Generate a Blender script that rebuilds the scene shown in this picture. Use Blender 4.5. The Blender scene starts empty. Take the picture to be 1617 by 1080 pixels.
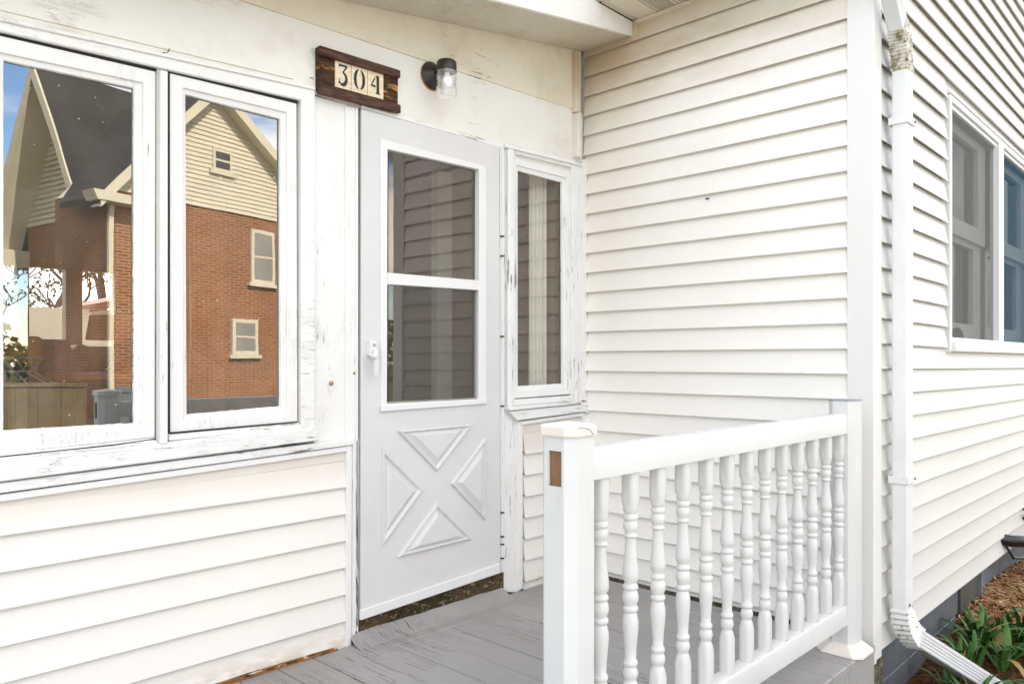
import bpy, bmesh, math, random
from mathutils import Vector, Matrix, noise
random.seed(304)
sc = bpy.context.scene
COL = sc.collection
rad = math.radians
# ------------------------------------------------------------------ camera, sky, sun, exposure
FPX, CU, HV = 1212.6, 808.5, 569.5            # focal length, centre and horizon in photo pixels
AX = rad(43.64)
FW = Vector((math.cos(AX), math.sin(AX), 0)); RT = Vector((math.sin(AX), -math.cos(AX), 0))
CAM = Vector((0, -2.5, 1.09))
cd = bpy.data.cameras.new('camera'); cam = bpy.data.objects.new('camera', cd); COL.objects.link(cam)
cam.location = CAM; cam.rotation_euler = (rad(90), 0, AX - rad(90))
cd.sensor_width = 36; cd.lens = FPX / 1617 * 36; cd.shift_y = (HV - 540) / 1617
cd.clip_start = 0.02; cd.clip_end = 600
sc.camera = cam
SUN_EL, SUN_DIR = 42, Vector((0.05, 1.0, 0)).normalized()      # horizontal direction towards the sun (behind the house)
w = bpy.data.worlds.new('World'); sc.world = w; w.use_nodes = True
nt = w.node_tree; nt.nodes.clear()
wo = nt.nodes.new('ShaderNodeOutputWorld'); bg = nt.nodes.new('ShaderNodeBackground')
sky = nt.nodes.new('ShaderNodeTexSky'); sky.sky_type = 'NISHITA'; sky.sun_disc = False
sky.sun_elevation = rad(SUN_EL); sky.sun_rotation = math.atan2(SUN_DIR.x, SUN_DIR.y)
sky.air_density = 1.0; sky.dust_density = 0.6; sky.ozone_density = 1.2
geo = nt.nodes.new('ShaderNodeTexCoord'); mp = nt.nodes.new('ShaderNodeMapping'); mp.inputs['Scale'].default_value = (1.1, 1.1, 3.2)
mp.inputs['Location'].default_value = (2.3, .7, 0)
cn = nt.nodes.new('ShaderNodeTexNoise'); cn.inputs['Scale'].default_value = 2.2; cn.inputs['Detail'].default_value = 7; cn.inputs['Roughness'].default_value = .58
cr = nt.nodes.new('ShaderNodeMapRange'); cr.interpolation_type = 'SMOOTHSTEP'
cr.inputs['From Min'].default_value = .43; cr.inputs['From Max'].default_value = .62; cr.inputs['To Max'].default_value = .85
hs = nt.nodes.new('ShaderNodeHueSaturation'); hs.inputs['Saturation'].default_value = 1.2
mx = nt.nodes.new('ShaderNodeMix'); mx.data_type = 'RGBA'
mx.inputs[7].default_value = (11.8, 10.4, 8.7, 1)
L = nt.links.new
L(geo.outputs['Generated'], mp.inputs['Vector']); L(mp.outputs[0], cn.inputs['Vector']); L(cn.outputs['Fac'], cr.inputs['Value'])
L(cr.outputs[0], mx.inputs[0]); L(sky.outputs[0], hs.inputs['Color']); L(hs.outputs[0], mx.inputs[6]); L(mx.outputs[2], bg.inputs['Color']); L(bg.outputs[0], wo.inputs['Surface'])
bg.inputs['Strength'].default_value = 0.14
sd = bpy.data.lights.new('sun', 'SUN'); sd.energy = 3.8; sd.angle = rad(.53); sd.color = (1, .93, .81)
so = bpy.data.objects.new('sun', sd); COL.objects.link(so)
sv = Vector((SUN_DIR.x * math.cos(rad(SUN_EL)), SUN_DIR.y * math.cos(rad(SUN_EL)), math.sin(rad(SUN_EL))))
so.rotation_euler = sv.to_track_quat('Z', 'Y').to_euler()
vs = sc.view_settings; vs.view_transform = 'Standard'; vs.look = 'None'; vs.gamma = 1; vs.use_curve_mapping = False
vs.exposure = 1.64
try:
    sc.cycles.max_bounces = 10; sc.cycles.transparent_max_bounces = 24; sc.cycles.diffuse_bounces = 5; sc.cycles.glossy_bounces = 5
except Exception: pass

# ------------------------------------------------------------------ helpers
def ray(u, v): return FW * FPX + RT * (u - CU) + Vector((0, 0, HV - v))
def py(u, v, y=0.0):                       # measured point of a surface in the plane y
    r = ray(u, v); return CAM + r * ((y - CAM.y) / r.y)
def px(u, v, x):
    r = ray(u, v); return CAM + r * ((x - CAM.x) / r.x)
def pz(u, v, z=0.0):
    r = ray(u, v); return CAM + r * ((z - CAM.z) / r.z)

def root(name, loc, label, cat, group=None, rotz=0):
    o = bpy.data.objects.new(name, None); COL.objects.link(o); o.location = loc; o.rotation_euler.z = rotz
    o.empty_display_size = .1; o['label'] = label; o['category'] = cat
    if group: o['group'] = group
    return o
def tag(o, label=None, cat=None, group=None, kind=None):
    if label: o['label'] = label
    if cat: o['category'] = cat
    if group: o['group'] = group
    if kind: o['kind'] = kind
    return o
def wloc(o):
    m = Matrix.Identity(4)
    while o:
        m = Matrix.LocRotScale(o.location, o.rotation_euler, o.scale) @ m if o.parent is None else o.matrix_parent_inverse @ Matrix.LocRotScale(o.location, o.rotation_euler, o.scale) @ m
        o = o.parent
    return m
def obj(name, bm, mat, parent=None, keep=True, smooth=None, local=False):
    """link a bmesh as one mesh object; its vertices are world coordinates unless local"""
    me = bpy.data.meshes.new(name)
    if hasattr(bm, 'to_mesh'):
        bmesh.ops.recalc_face_normals(bm, faces=bm.faces) if keep else None
        bm.to_mesh(me); bm.free()
    mats = mat if isinstance(mat, (list, tuple)) else [mat]
    for m in mats: me.materials.append(m)
    o = bpy.data.objects.new(name, me); COL.objects.link(o)
    if parent:
        o.parent = parent
        if not local: o.matrix_parent_inverse = wloc(parent).inverted()
    if smooth:
        for p in me.polygons: p.use_smooth = True
        if smooth != True:
            me.set_sharp_from_angle(angle=rad(smooth))
    return o
def bevel(bm, w, seg=1):
    if w > 0:
        es = [e for e in bm.edges if len(e.link_faces) == 2 and e.calc_face_angle(0) > .5]
        bmesh.ops.bevel(bm, geom=es, offset=w, segments=seg, affect='EDGES', profile=.6, clamp_overlap=True)
def box(x0, x1, y0, y1, z0, z1, bm=None, bev=0):
    own = bm is None
    if own: bm = bmesh.new()
    vs_ = [bm.verts.new((x, y, z)) for x in (x0, x1) for y in (y0, y1) for z in (z0, z1)]
    for f in ((0, 1, 3, 2), (4, 6, 7, 5), (0, 4, 5, 1), (2, 3, 7, 6), (0, 2, 6, 4), (1, 5, 7, 3)):
        bm.faces.new([vs_[i] for i in f])
    if own:
        bmesh.ops.recalc_face_normals(bm, faces=bm.faces); bevel(bm, bev)
    return bm
def prism(pts, d, bm=None, bev=0):
    """polygon pts (Vectors) extruded by vector d"""
    own = bm is None
    if own: bm = bmesh.new()
    a = [bm.verts.new(p) for p in pts]; b = [bm.verts.new(Vector(p) + Vector(d)) for p in pts]
    n = len(pts)
    bm.faces.new(a); bm.faces.new(b[::-1])
    for i in range(n): bm.faces.new((a[i], b[i], b[(i + 1) % n], a[(i + 1) % n]))
    if own:
        bmesh.ops.recalc_face_normals(bm, faces=bm.faces); bevel(bm, bev)
    return bm
def ring(outer, inner, d, bm=None, bev=0):
    own = bm is None
    if own: bm = bmesh.new()
    d = Vector(d); n = len(outer)
    a = [bm.verts.new(p) for p in outer]; b = [bm.verts.new(p) for p in inner]
    c = [bm.verts.new(Vector(p) + d) for p in outer]; e = [bm.verts.new(Vector(p) + d) for p in inner]
    for i in range(n):
        j = (i + 1) % n
        bm.faces.new((a[i], a[j], b[j], b[i])); bm.faces.new((c[i], e[i], e[j], c[j]))
        bm.faces.new((a[i], c[i], c[j], a[j])); bm.faces.new((b[i], b[j], e[j], e[i]))
    if own:
        bmesh.ops.recalc_face_normals(bm, faces=bm.faces); bevel(bm, bev)
    return bm
def board(name, pts, yf, yb, mat, parent, bev=.0025, plane='y'):
    """board whose visible front corners were measured in the photograph, front in plane yf, back in yb"""
    P = [py(u, v, yf) if plane == 'y' else px(u, v, yf) for u, v in pts]
    d = (0, yb - yf, 0) if plane == 'y' else (yb - yf, 0, 0)
    return obj(name, prism(P, d, bev=bev), mat, parent)
def lathe(prof, seg=20, loc=(0, 0, 0), bm=None, axis='z'):
    if bm is None: bm = bmesh.new()
    rings = []
    for r, z in prof:
        rg = []
        for i in range(seg):
            a = 2 * math.pi * i / seg
            p = (r * math.cos(a), r * math.sin(a), z)
            if axis == 'y': p = (p[0], p[2], p[1])
            if axis == 'x': p = (p[2], p[0], p[1])
            rg.append(bm.verts.new(Vector(p) + Vector(loc)))
        rings.append(rg)
    for a, b in zip(rings, rings[1:]):
        for i in range(seg): bm.faces.new((a[i], a[(i + 1) % seg], b[(i + 1) % seg], b[i]))
    bm.faces.new(rings[0][::-1]); bm.faces.new(rings[-1])
    return bm
def sweep(section, path, ups, bm=None, cap=True):
    """section: list of (a,b) offsets; path: points; ups: 'b' direction per point"""
    if bm is None: bm = bmesh.new()
    rs = []
    n = len(path)
    for i, p in enumerate(path):
        t = (path[min(i + 1, n - 1)] - path[max(i - 1, 0)]).normalized()
        u = ups[i] if isinstance(ups, list) else ups
        s = t.cross(u).normalized(); u2 = s.cross(t).normalized()
        rs.append([bm.verts.new(p + s * a + u2 * b) for a, b in section])
    m = len(section)
    for a, b in zip(rs, rs[1:]):
        for i in range(m): bm.faces.new((a[i], a[(i + 1) % m], b[(i + 1) % m], b[i]))
    if cap: bm.faces.new(rs[0][::-1]); bm.faces.new(rs[-1])
    return bm
def circ(r, n=8): return [(r * math.cos(2 * math.pi * i / n), r * math.sin(2 * math.pi * i / n)) for i in range(n)]

# ------------------------------------------------------------------ materials
MATS = {}
class NB:
    def __init__(s, name, rough=.6, spec=.5, metal=0):
        s.m = bpy.data.materials.new(name); s.m.use_nodes = True; s.t = s.m.node_tree; s.n = s.t.nodes
        s.b = s.n['Principled BSDF']; s.b.inputs['Roughness'].default_value = rough
        s.b.inputs['Specular IOR Level'].default_value = spec; s.b.inputs['Metallic'].default_value = metal
        s.tc = s.n.new('ShaderNodeTexCoord').outputs['Object']; MATS[name] = s.m
    def map(s, sc_=(1, 1, 1), rot=(0, 0, 0), loc=(0, 0, 0), src=None):
        m = s.n.new('ShaderNodeMapping'); m.inputs['Scale'].default_value = sc_; m.inputs['Rotation'].default_value = rot; m.inputs['Location'].default_value = loc
        s.t.links.new(src or s.tc, m.inputs['Vector']); return m.outputs[0]
    def noise(s, scale, detail=5, rough=.55, vec=None, dist=0):
        n = s.n.new('ShaderNodeTexNoise'); n.inputs['Scale'].default_value = scale; n.inputs['Detail'].default_value = detail
        n.inputs['Roughness'].default_value = rough; n.inputs['Distortion'].default_value = dist
        s.t.links.new(vec or s.tc, n.inputs['Vector']); return n.outputs['Fac']
    def rng(s, v, a, b, lo=0, hi=1):
        m = s.n.new('ShaderNodeMapRange'); m.interpolation_type = 'SMOOTHSTEP'
        for k, x in zip(('From Min', 'From Max', 'To Min', 'To Max'), (a, b, lo, hi)): m.inputs[k].default_value = x
        s.t.links.new(v, m.inputs['Value']); return m.outputs[0]
    def math(s, op, a, b=None):
        m = s.n.new('ShaderNodeMath'); m.operation = op
        for i, x in enumerate((a, b)):
            if x is None: continue
            if isinstance(x, (int, float)): m.inputs[i].default_value = x
            else: s.t.links.new(x, m.inputs[i])
        return m.outputs[0]
    def mix(s, f, a, b):
        m = s.n.new('ShaderNodeMix'); m.data_type = 'RGBA'
        for i, x in ((0, f), (6, a), (7, b)):
            if isinstance(x, (int, float)): m.inputs[i].default_value = x
            elif isinstance(x, tuple): m.inputs[i].default_value = (*x, 1)
            else: s.t.links.new(x, m.inputs[i])
        return m.outputs[2]
    def sep(s, v=None):
        n = s.n.new('ShaderNodeSeparateXYZ'); s.t.links.new(v or s.tc, n.inputs[0]); return n.outputs
    def bump(s, h, strength=.3, dist=.002, nrm=None):
        b = s.n.new('ShaderNodeBump'); b.inputs['Strength'].default_value = strength; b.inputs['Distance'].default_value = dist
        s.t.links.new(h, b.inputs['Height'])
        if nrm is not None: s.t.links.new(nrm, b.inputs['Normal'])
        return b.outputs[0]
    def done(s, col=None, nrm=None, rough=None):
        if col is not None:
            if isinstance(col, tuple): s.b.inputs['Base Color'].default_value = (*col, 1)
            else: s.t.links.new(col, s.b.inputs['Base Color'])
        if nrm is not None: s.t.links.new(nrm, s.b.inputs['Normal'])
        if rough is not None: s.t.links.new(rough, s.b.inputs['Roughness'])
        return s.m
def plain(name, col, rough=.6, var=.12, scale=8, metal=0, spec=.5, bump=.15):
    k = NB(name, rough, spec, metal)
    n = k.noise(scale, 6)
    c2 = tuple(c * (1 - var) for c in col)
    return k.done(k.mix(k.rng(n, .3, .7), c2, col), k.bump(k.noise(scale * 12, 3), bump, .001))

def vinyl(name, col, grime, axis, along=0):
    """vinyl siding: fine embossed wood grain, faint streaks, brown grime where 'grime' says it has gathered"""
    k = NB(name, .42, .4)
    st = (1.2, 1.2, 1.2); st = list(st); st[2] = 26
    grain = k.noise(9, 4, .6, k.map((1.5, 1.5, 40)))
    big = k.noise(1.3, 4)
    col1 = k.mix(k.rng(big, .35, .7), tuple(c * .965 for c in col), col)
    spots = k.rng(k.noise(70, 2), .74, .80)
    col2 = k.mix(k.math('MULTIPLY', spots, .35), col1, (.35, .27, .18))
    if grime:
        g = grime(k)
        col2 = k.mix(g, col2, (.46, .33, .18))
    return k.done(col2, k.bump(grain, .12, .001, k.bump(k.noise(2.2, 2), .25, .012)))
def grime_shade_side(k):
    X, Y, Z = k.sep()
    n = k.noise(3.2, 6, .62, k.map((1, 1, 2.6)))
    up = k.rng(k.math('ADD', Z, k.math('MULTIPLY', k.math('SUBTRACT', n, .5), .22)), 2.2, 2.66)       # dust and the eave's shading, both put into the colour
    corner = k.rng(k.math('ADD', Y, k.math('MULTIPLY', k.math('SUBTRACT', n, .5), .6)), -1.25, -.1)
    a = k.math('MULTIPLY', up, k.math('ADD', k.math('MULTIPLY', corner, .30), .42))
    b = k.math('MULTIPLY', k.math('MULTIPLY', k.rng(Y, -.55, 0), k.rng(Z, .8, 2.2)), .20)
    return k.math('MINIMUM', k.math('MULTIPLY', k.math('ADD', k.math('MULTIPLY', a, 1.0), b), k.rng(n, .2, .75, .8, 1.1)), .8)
def grime_front(k):
    X, Y, Z = k.sep()
    n = k.noise(9, 6, .65, k.map((1, 1, 3)))
    low = k.math('MULTIPLY', k.rng(k.math('ADD', Z, k.math('MULTIPLY', n, .12)), .17, .04), k.rng(n, .42, .6))
    top = k.math('MULTIPLY', k.rng(k.math('ADD', Z, k.math('MULTIPLY', n, .06)), .62, .74), .22)
    return k.math('ADD', k.math('MULTIPLY', low, .7), top)
def tint_gable(k):
    """faint brown tint growing with height on the gable wall"""
    X, Y, Z = k.sep()
    n = k.noise(6, 6, .65)
    return k.math('MULTIPLY', k.rng(k.math('ADD', Z, k.math('MULTIPLY', n, .8)), 2.3, 3.4), .10)

def peel(name, axis='x', amount=.5, base=(.80, .795, .775), wood=(.20, .165, .125), warm=0.0):
    """brushed white paint over old wood: brush marks, hairline cracks along the grain, flakes down to grey wood"""
    k = NB(name, .48, .4)
    s = {'x': (1, 1, 14), 'z': (14, 14, 1)}[axis]
    v = k.map(s)
    brush = k.noise(6, 5, .6, v)
    n1 = k.noise(7, 8, .72, v); n2 = k.noise(2.3, 3, .5)
    th = .735 - amount * .12
    chips = k.math('MULTIPLY', k.rng(k.math('ADD', n1, k.math('MULTIPLY', k.math('SUBTRACT', n2, .5), .45)), th, th + .02), 1)
    vo = k.n.new('ShaderNodeTexNoise'); vo.inputs['Scale'].default_value = 3.0; vo.inputs['Detail'].default_value = 6; vo.inputs['Roughness'].default_value = .7
    k.t.links.new(k.map(tuple(x * 1.6 for x in s)), vo.inputs['Vector'])
    band = k.math('ABSOLUTE', k.math('SUBTRACT', vo.outputs['Fac'], .5))
    cracks = k.math('MULTIPLY', k.rng(band, .006, .001), k.rng(k.noise(3.1, 3), .53 - amount * .04, .66))
    m = k.math('MAXIMUM', chips, k.math('MULTIPLY', cracks, .8))
    big = k.noise(1.6, 4)
    c = k.mix(k.rng(big, .3, .7), tuple(x * .95 for x in base), base)
    dirt = k.math('MULTIPLY', k.rng(k.noise(4.5, 6, .65, k.map((1, 1, 1), loc=(3, 1, 2))), .5, .72), .10 + .22 * warm)
    c = k.mix(dirt, c, (.50, .40, .26))
    c = k.mix(m, c, k.mix(k.rng(k.noise(40, 3), .4, .6), wood, tuple(x * 2 for x in wood)))
    b1 = k.bump(brush, .35, .0022, k.bump(k.noise(3, 2), .3, .006))
    return k.done(c, k.bump(k.math('SUBTRACT', 1, m), .7, .0018, b1))

M_VB = vinyl('vinyl_side', (.885, .855, .80), grime_shade_side, 'x')
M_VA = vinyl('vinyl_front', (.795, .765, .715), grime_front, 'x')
M_VC = vinyl('vinyl_gable', (.675, .655, .62), tint_gable, 'x')
M_VT = vinyl('vinyl_trim', (.78, .77, .745), None, 'x')
M_PX = peel('old_paint_horizontal', 'x', .7, wood=(.16, .145, .125))
M_PZ = peel('old_paint_vertical', 'z', .45)
M_PZ2 = peel('old_paint_flaking', 'z', 1.0, wood=(.17, .155, .135))
M_PX2 = peel('old_paint_flaking_horizontal', 'x', 1.0)
M_PANEL = peel('painted_panel', 'x', .3, (.79, .77, .715), (.2, .15, .1), .6)
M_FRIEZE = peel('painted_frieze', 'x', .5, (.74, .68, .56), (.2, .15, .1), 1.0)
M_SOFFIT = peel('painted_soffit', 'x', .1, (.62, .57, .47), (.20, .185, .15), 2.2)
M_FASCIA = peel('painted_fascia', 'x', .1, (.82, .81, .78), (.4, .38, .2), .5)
def worn(name, col, rough, grime, amt, bscale=3, seed=0):
    k = NB(name, rough, .45)
    n = k.noise(2.2, 6, .65, k.map((1, 1, 1), loc=(seed, 0, 0))); f = k.noise(38, 5, .7)
    c = k.mix(k.rng(n, .35, .7), tuple(x * .94 for x in col), col)
    c = k.mix(k.math('MULTIPLY', k.rng(k.noise(7, 7, .75, k.map((1, 1, .5), loc=(seed, 2, 1))), .54, .74), amt), c, grime)
    c = k.mix(k.math('MULTIPLY', k.rng(f, .70, .73), .5), c, tuple(x * .5 for x in grime))
    return k.done(c, k.bump(k.noise(bscale, 3), .25, .004), k.rng(n, .3, .7, rough - .06, rough + .14))
M_DOOR = worn('door_aluminium_white', (.66, .655, .652), .40, (.45, .42, .37), .14)
M_DOORTRIM = plain('door_trim_white', (.74, .74, .74), .35, .02, 1.5, bump=.05)
M_RAIL = worn('railing_vinyl', (.665, .665, .65), .36, (.42, .38, .30), .22, 5, 4)
M_RAILCAP = plain('railing_cap_aged', (.78, .73, .65), .45, .08, 12)
M_BROWN = plain('raw_brown_inside', (.30, .16, .075), .7, .3, 20)
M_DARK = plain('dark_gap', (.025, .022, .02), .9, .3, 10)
M_RUSTDARK = plain('rotten_wood', (.10, .075, .035), .9, .6, 18, bump=.8)
M_STEEL = plain('worn_steel', (.45, .45, .44), .3, .1, 20, metal=1)
M_BRASS = plain('aged_brass', (.45, .30, .10), .35, .3, 40, metal=1)
M_BRONZE = plain('dark_bronze', (.028, .022, .018), .38, .4, 20)
M_BLACK = plain('black_plastic', (.012, .012, .013), .3, .2, 10)
M_PVC = plain('pvc_pipe_white', (.74, .70, .62), .4, .1, 10)

def m_threshold():
    k = NB('threshold_rotten', .9, .2)
    n = k.noise(34, 6, .7, k.map((1, 1, 2)))
    g = k.noise(5, 3)
    wood = k.mix(k.rng(g, .4, .6), (.045, .036, .014), (.085, .055, .028))
    c = k.mix(k.rng(n, .57, .61), wood, (.24, .21, .16))
    c = k.mix(k.rng(k.noise(60, 3), .60, .66), c, (.012, .01, .008))
    return k.done(c, k.bump(n, .9, .005))
M_THR = m_threshold()
def m_rotw():
    k = NB('rotten_skirting', .9, .2)
    n = k.noise(30, 6, .7, k.map((.5, 1, 3)))
    c = k.mix(k.rng(n, .40, .55), (.030, .018, .010), (.30, .14, .05))
    c = k.mix(k.rng(k.noise(22, 5, .7, k.map((.6, 1, 1), loc=(4, 0, 0))), .56, .60), c, (.62, .58, .50))
    return k.done(c, k.bump(n, 1, .004))
M_ROTW = m_rotw()
def m_deck():
    k = NB('deck_paint', .55, .4)
    g = k.noise(5, 6, .62, k.map((20, 1.1, 4)))
    big = k.noise(1.7, 5, .6)
    c = k.mix(k.rng(big, .3, .72), (.30, .29, .28), (.37, .36, .35))
    c = k.mix(k.math('MULTIPLY', k.rng(k.noise(3.5, 6, .7), .55, .75), .35), c, (.33, .27, .22))
    band = k.math('ABSOLUTE', k.math('SUBTRACT', k.noise(2.6, 5, .6, k.map((17, .38, 1))), .5))
    cr = k.math('MULTIPLY', k.rng(band, .010, .002), k.rng(k.noise(1.35, 3, .5, k.map((1, 1, 1), loc=(.8, 0, 0))), .49, .58))
    c = k.mix(k.math('MULTIPLY', cr, .85), c, (.03, .028, .026))
    specks = k.rng(k.noise(95, 2), .755, .775)
    c = k.mix(k.math('MULTIPLY', specks, .8), c, (.6, .57, .52))
    return k.done(c, k.bump(k.math('SUBTRACT', g, k.math('MULTIPLY', cr, 1.5)), .5, .0016), k.rng(big, .3, .7, .42, .62))
M_DECK = m_deck()
def m_glass(name, fac, tint=(1, 1, 1), wav=.35, rough=0.0, ttint=(1, 1, 1), slant=1.0):
    """window glass: mirror reflection over see-through, stronger at a slant, with the ripple of old sheet glass"""
    m = bpy.data.materials.new(name); m.use_nodes = True; t = m.node_tree; n = t.nodes; n.clear()
    out = n.new('ShaderNodeOutputMaterial'); mi = n.new('ShaderNodeMixShader'); tr = n.new('ShaderNodeBsdfTransparent'); gl = n.new('ShaderNodeBsdfGlossy')
    gl.inputs['Roughness'].default_value = rough; gl.inputs['Color'].default_value = (*tint, 1); tr.inputs['Color'].default_value = (*ttint, 1)
    ge = n.new('ShaderNodeNewGeometry'); dt = n.new('ShaderNodeVectorMath'); dt.operation = 'DOT_PRODUCT'
    t.links.new(ge.outputs['Normal'], dt.inputs[0]); t.links.new(ge.outputs['Incoming'], dt.inputs[1])
    ab = n.new('ShaderNodeMath'); ab.operation = 'ABSOLUTE'; t.links.new(dt.outputs['Value'], ab.inputs[0])
    iv = n.new('ShaderNodeMath'); iv.operation = 'SUBTRACT'; iv.inputs[0].default_value = 1; t.links.new(ab.outputs[0], iv.inputs[1])
    fr = n.new('ShaderNodeMath'); fr.operation = 'POWER'; fr.inputs[1].default_value = 5; t.links.new(iv.outputs[0], fr.inputs[0])
    ad = n.new('ShaderNodeMath'); ad.operation = 'ADD'; ad.inputs[1].default_value = fac; ad.use_clamp = True
    tc = n.new('ShaderNodeTexCoord'); mpn = n.new('ShaderNodeMapping'); mpn.inputs['Scale'].default_value = (1.6, 1, 1)
    no = n.new('ShaderNodeTexNoise'); no.inputs['Scale'].default_value = 2.1; no.inputs['Detail'].default_value = 2
    bu = n.new('ShaderNodeBump'); bu.inputs['Strength'].default_value = wav; bu.inputs['Distance'].default_value = .0012
    t.links.new(tc.outputs['Object'], mpn.inputs[0]); t.links.new(mpn.outputs[0], no.inputs['Vector']); t.links.new(no.outputs['Fac'], bu.inputs['Height'])
    t.links.new(bu.outputs[0], gl.inputs['Normal'])
    sl = n.new('ShaderNodeMath'); sl.operation = 'MULTIPLY'; sl.inputs[1].default_value = slant; t.links.new(fr.outputs[0], sl.inputs[0]); t.links.new(sl.outputs[0], ad.inputs[0]); t.links.new(ad.outputs[0], mi.inputs[0]); t.links.new(tr.outputs[0], mi.inputs[1]); t.links.new(gl.outputs[0], mi.inputs[2])
    t.links.new(mi.outputs[0], out.inputs['Surface'])
    return m
M_GLASS = m_glass('sheet_glass', .30, wav=.2)
M_GLASSD = m_glass('door_glass', .14, wav=.25, tint=(1, .92, .84))
M_GLASSJ = m_glass('jar_glass', .30, wav=.2, rough=.12)
def dirty(m, amt, col=(.55, .53, .48)):
    """thin film of dust and specks on a pane"""
    t = m.node_tree; n = t.nodes; out = [x for x in n if x.type == 'OUTPUT_MATERIAL'][0]; src = out.inputs['Surface'].links[0].from_socket
    df = n.new('ShaderNodeBsdfDiffuse'); df.inputs['Color'].default_value = (*col, 1); mi = n.new('ShaderNodeMixShader')
    tc = n.new('ShaderNodeTexCoord'); a = n.new('ShaderNodeTexNoise'); a.inputs['Scale'].default_value = 3.5; a.inputs['Detail'].default_value = 7; a.inputs['Roughness'].default_value = .7
    b = n.new('ShaderNodeTexNoise'); b.inputs['Scale'].default_value = 75; b.inputs['Detail'].default_value = 1
    ra = n.new('ShaderNodeMapRange'); ra.inputs['From Min'].default_value = .35; ra.inputs['From Max'].default_value = .75; ra.inputs['To Max'].default_value = amt
    rb = n.new('ShaderNodeMapRange'); rb.inputs['From Min'].default_value = .77; rb.inputs['From Max'].default_value = .80; rb.inputs['To Max'].default_value = .6
    mx_ = n.new('ShaderNodeMath'); mx_.operation = 'MAXIMUM'
    for q_, r_ in ((a, ra), (b, rb)): t.links.new(tc.outputs['Object'], q_.inputs['Vector']); t.links.new(q_.outputs['Fac'], r_.inputs['Value'])
    t.links.new(ra.outputs[0], mx_.inputs[0]); t.links.new(rb.outputs[0], mx_.inputs[1]); t.links.new(mx_.outputs[0], mi.inputs[0])
    t.links.new(src, mi.inputs[1]); t.links.new(df.outputs[0], mi.inputs[2]); t.links.new(mi.outputs[0], out.inputs['Surface'])
dirty(M_GLASS, .10); dirty(M_GLASSD, .05)
def m_screen(name, dens, col):
    m = bpy.data.materials.new(name); m.use_nodes = True; t = m.node_tree; n = t.nodes; n.clear()
    out = n.new('ShaderNodeOutputMaterial'); mi = n.new('ShaderNodeMixShader'); tr = n.new('ShaderNodeBsdfTransparent'); df = n.new('ShaderNodeBsdfDiffuse')
    df.inputs['Color'].default_value = (*col, 1)
    tc = n.new('ShaderNodeTexCoord'); no = n.new('ShaderNodeTexNoise'); no.inputs['Scale'].default_value = 3; no.inputs['Detail'].default_value = 5
    mr = n.new('ShaderNodeMapRange'); mr.inputs['From Min'].default_value = .3; mr.inputs['From Max'].default_value = .7; mr.inputs['To Min'].default_value = dens * .97; mr.inputs['To Max'].default_value = min(1, dens * 1.03)
    t.links.new(tc.outputs['Object'], no.inputs['Vector']); t.links.new(no.outputs['Fac'], mr.inputs['Value']); t.links.new(mr.outputs[0], mi.inputs[0])
    t.links.new(tr.outputs[0], mi.inputs[1]); t.links.new(df.outputs[0], mi.inputs[2]); t.links.new(mi.outputs[0], out.inputs['Surface'])
    return m
M_SCREEN = m_screen('fly_screen_dark', .30, (.10, .095, .09))
M_GLASSP = m_glass('far_glass', .06, wav=.1, slant=.6)
M_SCREENG = m_screen('fly_screen_grey', .60, (.17, .17, .165))
M_SCREENB = m_screen('plastic_film_blue', .62, (.035, .088, .130))

def m_spout():
    k = NB('downspout_enamel', .38, .5)
    sp = k.rng(k.noise(60, 4, .7), .68, .72)
    c = k.mix(k.rng(k.noise(3, 4), .3, .7), (.70, .705, .71), (.77, .775, .785))
    c = k.mix(k.math('MULTIPLY', sp, .6), c, (.09, .08, .06))
    return k.done(c, k.bump(k.noise(12, 3), .1, .002))
M_SPOUT = m_spout()
def m_spoutg():
    k = NB('downspout_elbow_chalky', .45, .4)
    n = k.noise(34, 7, .7)
    c = k.mix(k.rng(n, .56, .62), (.72, .72, .71), (.22, .19, .14))
    return k.done(c, k.bump(n, .4, .002))
M_SPOUTG = m_spoutg()
def m_elbow():
    k = NB('downspout_elbow_grimy', .55, .4)
    n = k.noise(26, 7, .7)
    c = k.mix(k.rng(n, .44, .62), (.62, .60, .53), (.22, .17, .085))
    c = k.mix(k.rng(k.noise(44, 5, .7), .60, .66), c, (.04, .035, .02))
    return k.done(c, k.bump(n, .5, .003))
M_ELBOW = m_elbow()
def m_spoutrust():
    k = NB('downspout_silted_top', .6, .4)
    n = k.noise(9, 7, .7)
    c = k.mix(k.rng(n, .38, .62), (.60, .54, .48), (.30, .17, .09))
    return k.done(c, k.bump(n, .3, .002))
M_SPOUTR = m_spoutrust()
def m_block():
    k = NB('foundation_paint', .45, .45)
    n = k.noise(4, 6, .65)
    c = k.mix(k.rng(n, .3, .7), (.105, .118, .135), (.16, .175, .195))
    fl = k.rng(k.noise(6, 7, .72, k.map((1, 1, 1.4), loc=(5, 1, 2))), .64, .665)
    c = k.mix(fl, c, (.42, .37, .28))
    return k.done(c, k.bump(k.math('SUBTRACT', k.noise(30, 5), fl), .4, .003))
M_BLOCK = m_block()
M_PANELF = plain('foundation_dark_panel', (.085, .085, .075), .6, .4, 5)
M_MORTAR = plain('mortar_grey', (.22, .225, .23), .9, .2, 30)
def m_stucco_rot():
    k = NB('crumbling_concrete', .9, .2)
    n = k.noise(12, 7, .7)
    c = k.mix(k.rng(n, .4, .6), (.07, .06, .035), (.19, .175, .14))
    return k.done(c, k.bump(n, 1, .012))
M_ROT = m_stucco_rot()
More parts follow.
